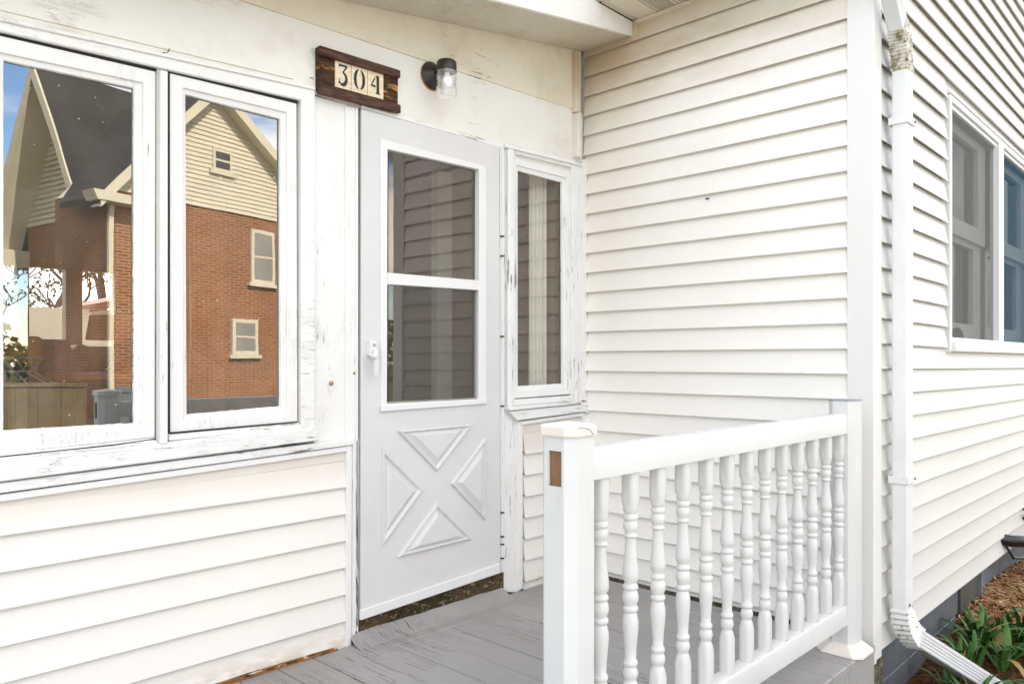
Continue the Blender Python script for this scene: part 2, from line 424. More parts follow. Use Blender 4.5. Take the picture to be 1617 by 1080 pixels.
def m_ground():
    k = NB('lawn_soil', .95, .1)
    n = k.noise(.9, 8, .7); n2 = k.noise(30, 5, .7)
    c = k.mix(k.rng(n, .35, .65), (.075, .085, .028), (.15, .125, .07))
    c = k.mix(k.rng(n2, .3, .7), tuple([.05, .055, .02]), c)
    return k.done(c, k.bump(n2, .8, .02))
M_GROUND = m_ground()
M_BOUNCE = plain('bounce_concrete', (.50, .48, .44), .85, .15, 2, bump=.4)
M_WALK = plain('concrete_walk', (.42, .40, .37), .85, .2, 3, bump=.4)
def m_brick(name, c1, c2, mor, s=1.0):
    k = NB(name, .85, .25)
    bt = k.n.new('ShaderNodeTexBrick'); bt.inputs['Scale'].default_value = 1; bt.inputs['Brick Width'].default_value = .215 * s; bt.inputs['Row Height'].default_value = .075 * s
    bt.inputs['Mortar Size'].default_value = .013; bt.inputs['Color1'].default_value = (*c1, 1); bt.inputs['Color2'].default_value = (*c2, 1); bt.inputs['Mortar'].default_value = (*mor, 1)
    X, Y, Z = k.sep(); cb = k.n.new('ShaderNodeCombineXYZ')
    k.t.links.new(k.math('ADD', X, Y), cb.inputs[0]); k.t.links.new(Z, cb.inputs[1])
    k.t.links.new(cb.outputs[0], bt.inputs['Vector'])
    n = k.noise(.8, 5)
    c = k.mix(k.rng(n, .3, .7, 0, .35), bt.outputs['Color'], tuple(x * .6 for x in c1))
    return k.done(c, k.bump(k.math('SUBTRACT', 1, bt.outputs['Fac']), .5, .006))
M_BRICK = m_brick('brick_red', (.21, .058, .017), (.29, .105, .035), (.36, .24, .13))
M_CREAM = plain('cream_house_paint', (.62, .55, .40), .6, .08, 2)
M_SHINGLE = plain('dark_shingle', (.032, .029, .026), .9, .45, 14, bump=1)
M_TAN = plain('tan_panel', (.17, .12, .055), .8, .25, 2)
M_BIN = plain('grey_bin_plastic', (.11, .118, .12), .5, .1, 5)
M_WINDK = plain('far_window_dark', (.04, .038, .034), .12, .3, 1)
M_BLIND = plain('far_window_blind', (.26, .245, .20), .6, .2, 1)

# interior
M_IWALL = plain('interior_wall', (.26, .19, .12), .9, .2, 2)
M_IFLOOR = plain('interior_floor', (.12, .08, .045), .5, .3, 4)
M_IWOOD = plain('interior_orange_wood', (.60, .29, .11), .5, .3, 3)
M_IPLANK = plain('interior_dark_plank', (.36, .18, .085), .5, .35, 4)
M_IGREY = plain('interior_grey_trim', (.22, .225, .20), .6, .2, 3)
M_SOFA = plain('sofa_tweed', (.12, .095, .07), .95, .45, 25, bump=.8)
M_SOFAG = plain('armchair_grey', (.16, .165, .155), .95, .3, 14, bump=.6)
M_ORANGE = plain('cushion_orange', (.55, .27, .05), .9, .2, 9)
M_CURT = plain('curtain_cream', (.72, .70, .58), .95, .1, 5)
M_CURTB = plain('curtain_grey', (.13, .13, .128), .95, .2, 6)
M_SHADE = plain('lamp_shade_rust', (.40, .14, .05), .85, .2, 10)
M_DARKWOOD = plain('dark_turned_wood', (.06, .022, .012), .4, .3, 12)
M_WICKER = plain('wicker_pale', (.42, .36, .26), .8, .3, 20)

# ------------------------------------------------------------------ ground and things outside
WB = 3.165       # face plane of the side wall (faces -x)
WC = -1.435      # face plane of the gable wall (faces -y)
GZ = -.42
bm = bmesh.new()
nx = 60
gx = [-200, -60, -30] + [-12 + i * .8 for i in range(36)] + [30, 60, 200]
gy = [-200, -80, -50] + [-30 + i * 1.0 for i in range(45)] + [30, 60, 200]
grid = [[bm.verts.new((x, y, GZ + .03 * noise.noise(Vector((x * .4, y * .4, 0))))) for y in gy] for x in gx]
for i in range(len(gx) - 1):
    for j in range(len(gy) - 1): bm.faces.new((grid[i][j], grid[i + 1][j], grid[i + 1][j + 1], grid[i][j + 1]))
tag(obj('ground', bm, M_GROUND, smooth=True), kind='structure')
bm = bmesh.new()
for i in range(2): box(-1.6, 1.2, -3.75 + i * 1.1, -2.67 + i * 1.1, GZ + .02, GZ + .06, bm)
tag(obj('path', bm, M_WALK), kind='structure')
bm = bmesh.new()
for i in range(9):
    for j in range(4): box(-13 + i * 3.0, -10.03 + i * 3.0, -12.6 + j * 2.2, -10.42 + j * 2.2, GZ - .05, GZ + .045, bm)
tag(obj('bounce_slab', bm, M_BOUNCE), kind='structure')  # unseen pale concrete added to bounce sunlight onto the shaded walls

# ------------------------------------------------------------------ the house
house = root('house', (3.165, -1.435, GZ), 'white vinyl sided house with an old painted porch front', 'house')

def siding(name, parent, mat, a0, a1, plane, z0, n, axis, pitch=.1015, clip=None, butt=.021, bow=.0012, joints=None, sag=None):
    """lapped vinyl courses, each its own board: axis 'x' lies in the plane y=plane, axis 'y' in the plane x=plane"""
    for k in range(n):
        zb = z0 + k * pitch
        s0, s1 = a0, a1
        if clip:
            r = clip(zb, zb + pitch)
            if r is None: continue
            s0, s1 = r
        spans = [(s0, s1)]
        if joints:
            j = joints(k)
            if j and s0 + .1 < j < s1 - .1: spans = [(s0, j), (j - .012, s1)]
        for si, (b0, b1) in enumerate(spans):
            bm = bmesh.new(); seg = max(2, int((b1 - b0) / .18)); rows = []
            for i in range(seg + 1):
                a = b0 + (b1 - b0) * i / seg
                w1 = bow * noise.noise(Vector((a * 2.1, k * 3.7, plane))); w2 = bow * noise.noise(Vector((a * 1.3, k * 5.1, 9 + plane)))
                e = .0008 * si
                dz = sag(a, zb) if sag else 0
                prof = [(.002, pitch + .004), (.0025 + .3 * butt + w1, pitch * .62), (.75 * butt + w1 + e, pitch * .2), (.97 * butt + w1 + e, .006),
                        (butt + w1 + e, .0025), (butt - .0018 + e, 0 + w2), (butt - .0035 + e, .009 + w2), (.006, .012 + w2), (.0, .012)]
                row = []
                for o_, z in prof:
                    p = (a, plane - o_, zb + z + dz) if axis == 'x' else (plane - o_, a, zb + z + dz)
                    row.append(bm.verts.new(p))
                rows.append(row)
            for r0, r1 in zip(rows, rows[1:]):
                for i in range(len(r0) - 1): bm.faces.new((r0[i], r0[i + 1], r1[i + 1], r1[i]))
            for r in (rows[0], rows[-1]): bm.faces.new(r)
            obj(name, bm, mat, parent, smooth=40)

# --- side wall (faces the porch), from the inner corner to the outer corner post
side = obj('side_wall', box(WB + .004, WB + .12, -1.37, 3.4, -.40, 2.77), M_VT, house)
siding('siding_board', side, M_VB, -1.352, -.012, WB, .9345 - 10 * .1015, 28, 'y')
obj('drip_strip', prism([Vector((WB - .016, y, z)) for y, z in ((-1.352, -.082), (-.05, -.082), (-.05, -.002), (-1.352, -.002))], (.014, 0, 0)), M_ROT, side)
# --- gable wall
WX0, WX1, WZ0, WZ1 = 4.199, 6.42, 1.166, 2.396
bm = bmesh.new(); yg = WC + .006
for poly in (((WB + .01, -.062), (9.2, -.062), (9.2, WZ0), (WB + .01, WZ0)), ((WB + .01, WZ0), (WX0 + .02, WZ0), (WX0 + .02, WZ1 - .02), (WB + .01, WZ1 - .02)),
             ((WX1 - .02, WZ0), (9.2, WZ0), (9.2, WZ1 - .02), (WX1 - .02, WZ1 - .02)), ((WB + .01, WZ1 - .02), (9.2, WZ1 - .02), (9.2, 2.75), (6.2, 5.4), (WB + .01, 2.72))):
    prism([Vector((x, yg, z)) for x, z in poly], (0, .1, 0), bm)
gw = obj('gable_wall', bm, M_VT, house)
def clipc(z0, z1):
    if z0 > 2.70: return (WB + .06 + max(0, (z1 - 2.72)) / .88, 7.4)
    return (WB + .06, 7.4)
def gsag(a, z): return -.013 * (a - 3.7) / 2.4
JN = {}
def jnt(k): random.seed(k * 7 + 1); r = random.choice([4.55, 5.3, None, 3.9, None, 6.1, None]); return r
def sidingC():
    z0 = .546 - 6 * .1015
    for k in range(42):
        zb = z0 + k * .1015
        if zb + .1 > WZ0 and zb < WZ1 + .03:
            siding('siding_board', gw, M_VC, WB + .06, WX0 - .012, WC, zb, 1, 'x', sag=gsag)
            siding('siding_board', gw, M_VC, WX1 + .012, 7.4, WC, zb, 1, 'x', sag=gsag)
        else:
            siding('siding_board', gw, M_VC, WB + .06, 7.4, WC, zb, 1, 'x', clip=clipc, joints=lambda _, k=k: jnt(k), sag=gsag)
sidingC()
random.seed(304)
# white outer corner post, an L of two flanges
bm = bmesh.new()
c0x, c0y = WB - .019, WC - .019
pts = [(c0x, c0y + .105), (c0x, c0y), (c0x + .088, c0y), (c0x + .088, c0y + .018), (c0x + .018, c0y + .018), (c0x + .018, c0y + .105)]
cp = obj('corner_post', prism([Vector((x, y, -.10)) for x, y in pts], (0, 0, 2.85), bev=.003), M_VT, house)
# inner corner J strips
board('trim_strip', [(908.5, 82), (914.5, 82), (915.5, 178), (909.5, 176)], -.03, 0, M_VB, house, .001)
board('trim_strip', [(912.5, 178), (918.5, 179), (917.5, 248), (911.5, 247)], -.035, 0, M_VB, house, .001)
board('trim_strip', [(920.5, 252), (927, 252), (927, 632), (920.5, 632)], -.03, 0, M_VT, house, .001)
board('trim_strip', [(918, 634), (932, 636), (932, 641), (918, 640)], -.045, 0, M_VT, house, .001)
board('trim_strip', [(926.5, 642), (932, 642), (932, 652), (926.5, 652)], -.045, 0, M_VT, house, .001)

# --- porch front wall (plane y = 0)
SEAM = lambda x: 2.334 + (x - 1.50) * .030
RAKE = lambda x: 2.685 + .159 * (x - 3.077)
fw = obj('front_wall', prism([Vector(p) for p in ((-1.6, .0, SEAM(-1.6) - .4), (.55, 0, 2.03), (1.47, 0, 2.085), (1.75, .0, 2.07), (2.33, .0, 2.07), (2.33, 0, 2.02), (3.16, 0, 2.02), (3.16, 0, SEAM(3.16)), (-1.6, 0, SEAM(-1.6)))], (0, .09, 0)), M_PANEL, house)
obj('frieze_board', prism([Vector((x, -.006, z)) for x, z in ((.80, SEAM(.80)), (3.135, SEAM(3.135)), (3.135, RAKE(3.135) + .02), (.80, RAKE(.80) + .02))], (0, .1, 0), bev=.0012), M_FRIEZE, fw)
obj('frieze_board', prism([Vector((x, -.006, z)) for x, z in ((-1.6, 2.11), (.55, 2.06), (1.47, 2.11), (1.4, SEAM(1.4) - .004), (-1.6, SEAM(-1.6) - .004))], (0, .01, 0), bev=.001), M_PANEL, fw)
board('lintel_board', [(571, 166), (800, 229), (800, 236), (571, 171)], -.016, .0, M_PX2, fw, .002)
# pier between the windows and the door
board('pier_board', [(497, 152), (546, 165), (546, 720), (497, 720)], -.002, .09, M_PZ, fw, .001)
board('pier_strip', [(546, 166.5), (561, 170.5), (561, 705), (546, 708)], -.010, .07, M_PZ, fw, .002)
# wall under the left windows
obj('sheathing', box(-1.6, 1.62, .012, .09, -.05, .78), M_VT, fw)
siding('siding_board', fw, M_VA, -1.5, py(548, 800, -.004).x, -.004, .1996 - 3 * .1019, 9, 'x', pitch=.1019, butt=.019,
       clip=lambda a, b: (-1.5, py(548, 800, -.004).x) if b < .76 else None)
board('siding_board', [(-300, 858 - 30), (0, 792), (548, 711.5), (548, 726.5), (0, 808), (-300, 850)], -.010, .0, M_VA, fw, .001)
board('trim_strip', [(-300, 819), (0, 781), (556, 703.5), (556, 711.5), (0, 792.5), (-300, 832)], -.024, 0, M_VT, fw, .0015)
board('trim_strip', [(547.5, 712.5), (556, 711.8), (555, 1021), (546.5, 1024)], -.024, .0, M_VT, fw, .0015)
board('casing_strip', [(556.5, 702), (567, 692), (566.5, 985), (560, 1002), (555.5, 1008)], -.014, .07, M_PZ2, fw, .002)
obj('rotten_sill', prism([Vector(p) for p in ((-1.5, -.030, -.06), (1.64, -.030, -.04), (1.64, -.030, .012), (1.3, -.030, .017), (.9, -.030, .012), (-1.5, -.030, .016))], (0, .02, 0)), M_ROTW, fw)

# --- left window bank
def quad_in(q, l, t, r, b):
    """inset a measured quad TL,TR,BR,BL by photo pixels"""
    return [(q[0][0] + l, q[0][1] + t), (q[1][0] - r, q[1][1] + t), (q[2][0] - r, q[2][1] - b), (q[3][0] + l, q[3][1] - b)]
def putty(name, q, y0, mat, parent, wpx=3.0, depth=.008):
    """ragged glazing putty round the pane"""
    bm = bmesh.new()
    Q = [py(u, v, y0) for u, v in q]
    c = sum(Q, Vector()) / 4
    for i in range(4):
        a, b = Q[i], Q[(i + 1) % 4]; n = int((b - a).length / .012); prev = None
        inward = ((c - (a + b) / 2)); inward -= (b - a).normalized() * inward.dot((b - a).normalized()); inward.normalize()
        for k in range(n + 1):
            p = a.lerp(b, k / n)
            w_ = .0024 * (wpx / 3) * (.7 + .6 * noise.noise(p * 37 + Vector((i * 9, 0, 0))) + .5 * random.uniform(-.5, .5))
            cur = (bm.verts.new(p - inward * .004), bm.verts.new(p + inward * max(w_, .001) + Vector((0, depth, 0))))
            if prev: bm.faces.new((prev[0], cur[0], cur[1], prev[1]))
            prev = cur
    return obj(name, bm, mat, parent)
def sash(win, outer, bead, glass, yf, mats, name='sash', gmat=None, ybk=None):
    O = [py(u, v, yf) for u, v in outer]; B = [py(u, v, yf) for u, v in bead]
    s = obj(name, ring(O, B, (0, .04, 0), bev=.002), mats, win)
    B2 = [py(u, v, yf + .006) for u, v in bead]; G2 = [py(u, v, yf + .012) for u, v in glass]
    bm = bmesh.new()
    va = [bm.verts.new(p + (p - sum(B2, Vector()) / 4) * .01) for p in B2]; vb = [bm.verts.new(p) for p in G2]; vc = [bm.verts.new(p + Vector((0, .012, 0))) for p in G2]
    for i in range(4):
        j = (i + 1) % 4
        bm.faces.new((va[i], va[j], vb[j], vb[i])); bm.faces.new((vb[i], vb[j], vc[j], vc[i]))
    obj('bead', bm, mats, win)
    return s
w1 = obj('window', ring([py(*p, -.022) for p in ((-420, -66), (498, 138), (498, 678), (-420, 800))],
                        [py(*p, -.022) for p in ((-400, -42), (476, 158.5), (476, 672), (-400, 780))], (0, .07, 0), bev=.003), M_PX, house)
w1['label'] = 'bank of two old white wooden casement windows reflecting a brick house'
board('casing', [(-420, -66), (498, 137.5), (498, 142), (-420, -59)], -.030, -.0215, M_PX, w1, .001)
board('mullion', [(253.5, 110), (265.5, 113), (265.5, 700), (253.5, 701)], -.030, .05, M_PZ, w1, .003)
board('mullion', [(247.5, 107), (253, 109), (253, 700), (247.5, 701)], -.004, .05, M_PZ, w1, .001)
g1 = [(5, 95), (212, 139), (212, 668.5), (5, 680)]
s1 = sash(w1, [(-37, 48), (246, 113.5), (244.5, 690), (-37, 721)], [(-6, 82), (226, 131), (226, 676), (-6, 688)], g1, -.006, M_PZ)
g2 = [(292.5, 149), (442.5, 188), (443, 642), (294.5, 655)]
s2 = sash(w1, [(268, 115), (468.5, 164), (470, 665.5), (268.5, 683)], [(289, 139), (453, 178), (453.5, 650), (290, 664)], g2, -.006, M_PZ)
putty('putty', quad_in(g1, 0, 0, 0, 0), .006, M_PX2, w1); putty('putty', g2, .006, M_PX2, w1)
def pane(name, q, y, mat, parent, yaw=0, pitch=0):
    P = [py(u, v, y) for u, v in q]; c = sum(P, Vector()) / 4
    bm = bmesh.new()
    bm.faces.new([bm.verts.new(p) for p in P])
    o = obj(name, bm, mat, parent); return o
pane('pane', quad_in(g1, -3, -3, -3, -3), .018, M_GLASS, w1)
pane('pane', quad_in(g2, -3, -3, -3, -3), .018, M_GLASS, w1)
# sills under the sashes
board('stop_strip', [(-37, 721), (246, 691), (249, 700), (-37, 731)], -.012, .06, M_PX2, w1, .002)
board('stop_strip', [(267, 684.5), (473, 667), (474, 674), (267, 696)], -.012, .06, M_PX2, w1, .002)
board('sill', [(-420, 779), (0, 727), (264, 701.5), (505, 675), (505, 695.5), (0, 761), (-420, 822)], -.044, .08, M_PX, w1, .004)
board('sill_apron', [(-420, 823), (0, 762.5), (560, 692), (561, 700), (556, 702.8), (0, 779), (-420, 836)], -.032, 0, M_PX, w1, .003)
board('gap_shadow_strip', [(-60, 32), (246.5, 108.5), (246.5, 113), (-60, 42)], -.0075, .0, M_DARK, w1, 0)  # black shadow in the gaps round the sashes, put in as dark strips
board('gap_shadow_strip', [(266, 112), (470, 158), (470, 163.5), (266, 115.5)], -.0075, .0, M_DARK, w1, 0)
board('gap_shadow_strip', [(265.8, 113), (268, 115), (268.6, 684), (265.8, 684)], -.0075, .0, M_DARK, w1, 0)
board('gap_shadow_strip', [(268, 683.2), (470, 665.8), (470, 667.2), (268, 685.6)], -.0135, .0, M_DARK, w1, 0)
board('gap_shadow_strip', [(-37, 724), (90, 711), (180, 701.5), (246, 692), (246, 693), (180, 703.4), (90, 712.4), (-37, 726)], -.0135, .0, M_DARK, w1, 0)
# dark lines: gap under apron drawn as a dark strip
board('gap_shadow_strip', [(-420, 836), (0, 779.3), (556, 702.9), (556, 704.2), (0, 781.5), (-420, 838)], -.014, .0, M_DARK, w1, 0)

# --- storm door
DY = -.018
D = [(571, 172), (789, 232), (790.5, 904.5), (569.8, 979)]
dins = [(601, 219), (768, 263), (769, 637.5), (602, 650)]
door = obj('storm_door', ring([py(*p, DY) for p in D], [py(*p, DY) for p in ((612, 235), (757.5, 267), (756, 631), (611, 638.5))], (0, .032, 0), bev=.002), M_DOOR, house)
door['label'] = 'white aluminium storm door with crossbuck panel'
obj('window_insert', ring([py(*p, DY - .006) for p in dins], [py(*p, DY - .006) for p in ((612.5, 236), (757, 268), (756, 630), (611.5, 637.5))], (0, .03, 0), bev=.002), M_DOORTRIM, door)
board('rail', [(612, 430.5), (757, 443), (757, 458.5), (612, 449)], DY - .005, DY + .028, M_DOORTRIM, door, .002)
board('rail', [(602, 641), (769, 629.5), (769, 637.5), (602, 650)], DY - .012, DY - .002, M_DOORTRIM, door, .002)
board('screen_frame', [(612.5, 634), (755.5, 627.5), (755.5, 630.5), (612.5, 637.5)], DY + .004, DY + .022, M_STEEL, door, .001)
for q_ in ([(610, 233), (759, 265), (759, 445), (610, 433)], [(610, 447), (759, 456), (758, 632), (610, 640)]):
    o = pane('pane', q_, DY + .020, M_GLASSD, door)
    for v in o.data.vertices[:]:
        if v.co.x < 2.1: v.co.y -= .0138          # the light panes sit slightly skew in the leaf
pane('fly_screen', [(610, 447), (759, 456), (758, 632), (610, 640)], DY + .008, M_SCREEN, door)
board('kick_rail', [(570, 963.5), (790, 889), (790.5, 904.5), (569.8, 979.5)], DY - .014, DY - .001, M_DOORTRIM, door, .003)
for tri in ([(626.7, 680), (745.3, 669.7), (688.3, 743.9)], [(602.7, 708.4), (666.7, 772.4), (602.7, 861.2)], [(765.3, 690.9), (765.3, 821.3), (710.7, 763.4)], [(688.3, 794), (745.3, 849.8), (626.7, 879.1)]):
    Q = [py(*p, DY) for p in tri]; c = sum(Q, Vector()) / 3
    bm = bmesh.new(); lv = []
    for f_, off in ((0, .001), (.03, -.010), (.09, -.012), (.15, -.004), (.20, -.001), (.43, -.0135), (.46, -.014)):
        lv.append([bm.verts.new(q.lerp(c, f_) + Vector((0, off, 0))) for q in Q])
    for a, b in zip(lv, lv[1:]):
        for i in range(3): bm.faces.new((a[i], a[(i + 1) % 3], b[(i + 1) % 3], b[i]))
    bm.faces.new(lv[-1])
    obj('raised_panel', bm, M_DOOR, door)
# handle: escutcheon, lever and keyhole
bm = bmesh.new()
hp = py(583.5, 550, DY)
box(hp.x - .014, hp.x + .016, DY - .022, DY, hp.z - .028, hp.z + .030, bm)
bevel(bm, .004, 2)
h = obj('handle', bm, M_DOORTRIM, door)
bm = lathe([(.002, -.0), (.008, 0), (.009, -.012), (.012, -.02), (.010, -.032), (.004, -.035)], 12, (hp.x - .006, DY - .02, hp.z - .03), axis='y')
path = [Vector((hp.x + .006, DY - .024, hp.z - .0)), Vector((hp.x + .006, DY - .034, hp.z - .02)), Vector((hp.x + .006, DY - .036, hp.z - .055)), Vector((hp.x + .006, DY - .030, hp.z - .105))]
sweep([(-.008, -.004), (.008, -.004), (.008, .004), (-.008, .004)], path, Vector((0, -1, 0)), bm)
obj('lever', bm, M_DOORTRIM, door)
obj('keyhole', lathe([(.006, 0), (.006, -.003), (.003, -.003)], 12, (hp.x + .006, DY - .0225, hp.z + .013), axis='y'), M_STEEL, door)
# door jambs
board('jamb_strip', [(561.5, 171), (566, 172), (566, 1000), (561.5, 992)], -.014, .06, M_DOORTRIM, house, .001)
board('jamb_gap', [(566.3, 172), (570.4, 172), (570.2, 985), (566.3, 990)], -.004, .05, M_DARK, house, 0)
for a, b in ((789.8, 792.3), (793, 796)):
    board('jamb_strip', [(a, 232), (b, 233), (b + 1, 902), (a + 1, 904)], -.014 - (.006 if a > 791 else 0), .05, M_DOORTRIM, house, .001)
for v in (372, 403, 530, 640, 808, 846, 858, 880): board('hinge_screw', [(791, v), (796.4, v), (796.4, v + 2.4), (791, v + 2.4)], -.0225, -.019, M_BLACK, house, 0)
obj('threshold', prism([py(566, 974, -.006), py(797, 898, -.006), py(797, 929, -.006) - Vector((0, 0, .05)), py(566, 1014, -.006) - Vector((0, 0, .05))], (0, .09, 0)), M_THR, house)

# --- sidelight
w2 = obj('window', ring([py(*p, -.02) for p in ((800, 228), (919, 258), (919, 641), (800, 654))], [py(*p, -.02) for p in ((813.5, 243), (903.5, 264.5), (903.5, 628), (813.5, 636))], (0, .07, 0), bev=.003), M_PZ2, house)
w2['label'] = 'narrow old wooden window right of the door with flaking white paint'
g3 = [(817.5, 269.5), (887.5, 288), (888.5, 606), (817.5, 610)]
sash(w2, [(812, 249), (903, 272), (903.5, 622), (812, 629)], [(815.5, 261), (894.5, 281.5), (895, 612), (815.5, 617)], g3, -.008, M_PZ2)
putty('putty', g3, .004, M_PX2, w2, 2.5)
pane('pane', quad_in(g3, -3, -3, -3, -3), .016, M_GLASSD, w2)
board('casing', [(799.5, 227), (921, 257), (921, 262.5), (799.5, 233)], -.034, -.019, M_PX, w2, .002)
board('casing', [(803.5, 234), (812, 236.5), (811.5, 645), (803, 645)], -.036, -.019, M_PZ2, w2, .004)
board('sill', [(811, 631), (904, 624.5), (904, 633), (811, 640)], -.026, .06, M_PX2, w2, .002)
board('sill', [(806, 643), (919, 634), (920, 637), (806, 648.5)], -.050, .06, M_PX2, w2, .003)
board('sill', [(803, 649.5), (926, 638), (927, 649.5), (818, 664)], -.040, .03, M_PX2, w2, .003)
board('casing_post', [(796.5, 234), (800, 235), (799, 650), (822, 664), (821, 936), (796.5, 934)], -.012, .09, M_PZ2, house, .003)
bm = prism([Vector((x, .012, z)) for x, z in ((2.54, -.02), (3.15, -.02), (3.15, .86), (2.54, .82))], (0, .06, 0))
obj('sheathing', bm, M_VT, fw)
siding('siding_board', fw, M_VA, py(824, 800, 0).x, py(922, 800, 0).x, -.004, .644 - 7 * .1015, 8, 'x', butt=.019)
board('siding_board', [(824, 671.5), (921, 657.5), (921, 671), (824, 683.5)], -.010, 0, M_VA, fw, .001)
board('trim_strip', [(822, 665.5), (920, 651.5), (920, 657), (822, 671.5)], -.026, 0, M_VT, fw, .001)
board('trim_strip', [(819.5, 666), (825.5, 671.5), (825.5, 928), (819.5, 932)], -.026, 0, M_VT, fw, .001)
board('trim_strip', [(920.5, 652), (931, 653), (931, 900), (920.5, 898)], -.03, 0, M_VT, fw, .001)

# --- rake soffit, fascia, porch roof
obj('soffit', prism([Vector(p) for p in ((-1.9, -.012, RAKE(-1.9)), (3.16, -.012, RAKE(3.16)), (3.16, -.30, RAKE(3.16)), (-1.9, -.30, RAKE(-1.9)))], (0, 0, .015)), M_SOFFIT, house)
obj('fascia', prism([Vector((x, -.318, RAKE(x) + dz)) for x, dz in ((-1.95, -.006), (3.16, -.006), (3.16, .062), (2.87, .11), (2.75, .15), (-1.95, .15))], (0, .018, 0), bev=.002), M_FASCIA, house)
obj('porch_roof', prism([Vector((x, -.34, RAKE(x) + .155)) for x in (-2.0, 2.9)] + [Vector((x, -.34, RAKE(x) + .18)) for x in (2.9, -2.0)], (0, 4.1, 0)), M_SHINGLE, house)
obj('soffit_trim', prism([Vector(p) for p in ((WB - .018, -.345, 2.69), (WB - .003, -.345, 2.69), (WB - .003, -.345, 2.76), (WB - .018, -.345, 2.76))], (0, .022, 0)), M_VB, house)
# main eave over the side wall: vented soffit panels, trim, gutter
EZ = 2.757
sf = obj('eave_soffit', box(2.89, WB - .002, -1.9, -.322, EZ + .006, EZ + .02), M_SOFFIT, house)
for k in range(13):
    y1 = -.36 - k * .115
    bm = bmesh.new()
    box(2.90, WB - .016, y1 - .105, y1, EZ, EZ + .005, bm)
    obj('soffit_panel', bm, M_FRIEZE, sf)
    if k % 3 != 0 and k < 8:
        bm = bmesh.new()
        for ix in range(16):
            for iy in range(7):
                x = 2.925 + ix * .0135; y = y1 - .014 - iy * .0125
                q = [bm.verts.new((x + dx, y + dy, EZ - .0006)) for dx, dy in ((-.0035, -.0035), (.0035, -.0035), (.0035, .0035), (-.0035, .0035))]
                bm.faces.new(q)
        tag(obj('vent_holes', bm, M_DARK, sf), kind='stuff')
obj('soffit_trim', box(WB - .03, WB - .002, -1.9, -.345, EZ - .012, EZ - .001, bev=.002), M_FRIEZE, house)
gut = [(2.89, 2.77), (2.845, 2.77), (2.83, 2.80), (2.80, 2.83), (2.79, 2.87), (2.78, 2.875), (2.78, 2.885), (2.80, 2.885), (2.89, 2.885)]
obj('gutter', prism([Vector((x, -1.95, z)) for x, z in gut], (0, 1.65, 0), bev=.002), M_SPOUT, house)
obj('main_roof', prism([Vector(p) for p in ((2.80, -1.8, 2.89), (6.2, -1.8, 5.55), (9.6, -1.8, 2.7), (9.6, -1.8, 2.85), (6.2, -1.8, 5.72), (2.80, -1.8, 3.02))], (0, 10, 0)), M_SHINGLE, house)
# body of the house, closed behind so daylight does not leak in
obj('rear_wall', prism([Vector(p) for p in ((3.2, 6.3, -.4), (9.2, 6.3, -.4), (9.2, 6.3, 2.8), (6.2, 6.3, 5.3), (3.2, 6.3, 2.8))], (0, .1, 0)), M_VT, house)
obj('far_side_wall', box(9.1, 9.2, -1.4, 6.3, -.4, 2.85), M_VT, house)

# --- window on the gable wall: storm frame, two openings, double hung sashes behind
w3 = obj('window', box(WX0 + .03, WX1 - .03, -1.24, -1.23, WZ0 + .03, WZ1 - .03), M_CURTB, house)
w3['label'] = 'double storm window on the gable wall, left half screened grey and right half bluish'
Y3 = WC - .024
def wbox(name, x0, x1, z0, z1, y0, y1, m, p=w3, bev=.002): return obj(name, box(x0, x1, y0, y1, z0, z1, bev=bev), m, p)
wbox('frame', WX0, WX0 + .035, WZ0 - .035, WZ1, Y3, WC + .02, M_DOORTRIM)
wbox('frame', WX1 - .035, WX1, WZ0 - .035, WZ1, Y3, WC + .02, M_DOORTRIM)
wbox('frame', WX0 + .036, WX1 - .036, WZ1 - .03, WZ1, Y3, WC + .02, M_DOORTRIM)
wbox('frame', WX0 + .036, WX1 - .036, WZ1 - .052, WZ1 - .032, Y3 + .012, WC + .02, M_DOORTRIM)
wbox('sill', WX0 + .02, WX1 - .02, WZ0 - .03, WZ0 + .012, Y3 - .02, WC + .02, M_DOORTRIM)
wbox('sill', WX0 + .036, WX1 - .036, WZ0 + .014, WZ0 + .04, Y3 + .004, WC + .02, M_DOORTRIM)
wbox('mullion', 5.225, 5.335, WZ0 + .013, WZ1 - .03, Y3 - .004, WC + .02, M_DOORTRIM)
wbox('drip_cap', WX0 - .01, WX1 + .01, WZ1 + .001, WZ1 + .02, WC - .03, WC, M_VT)
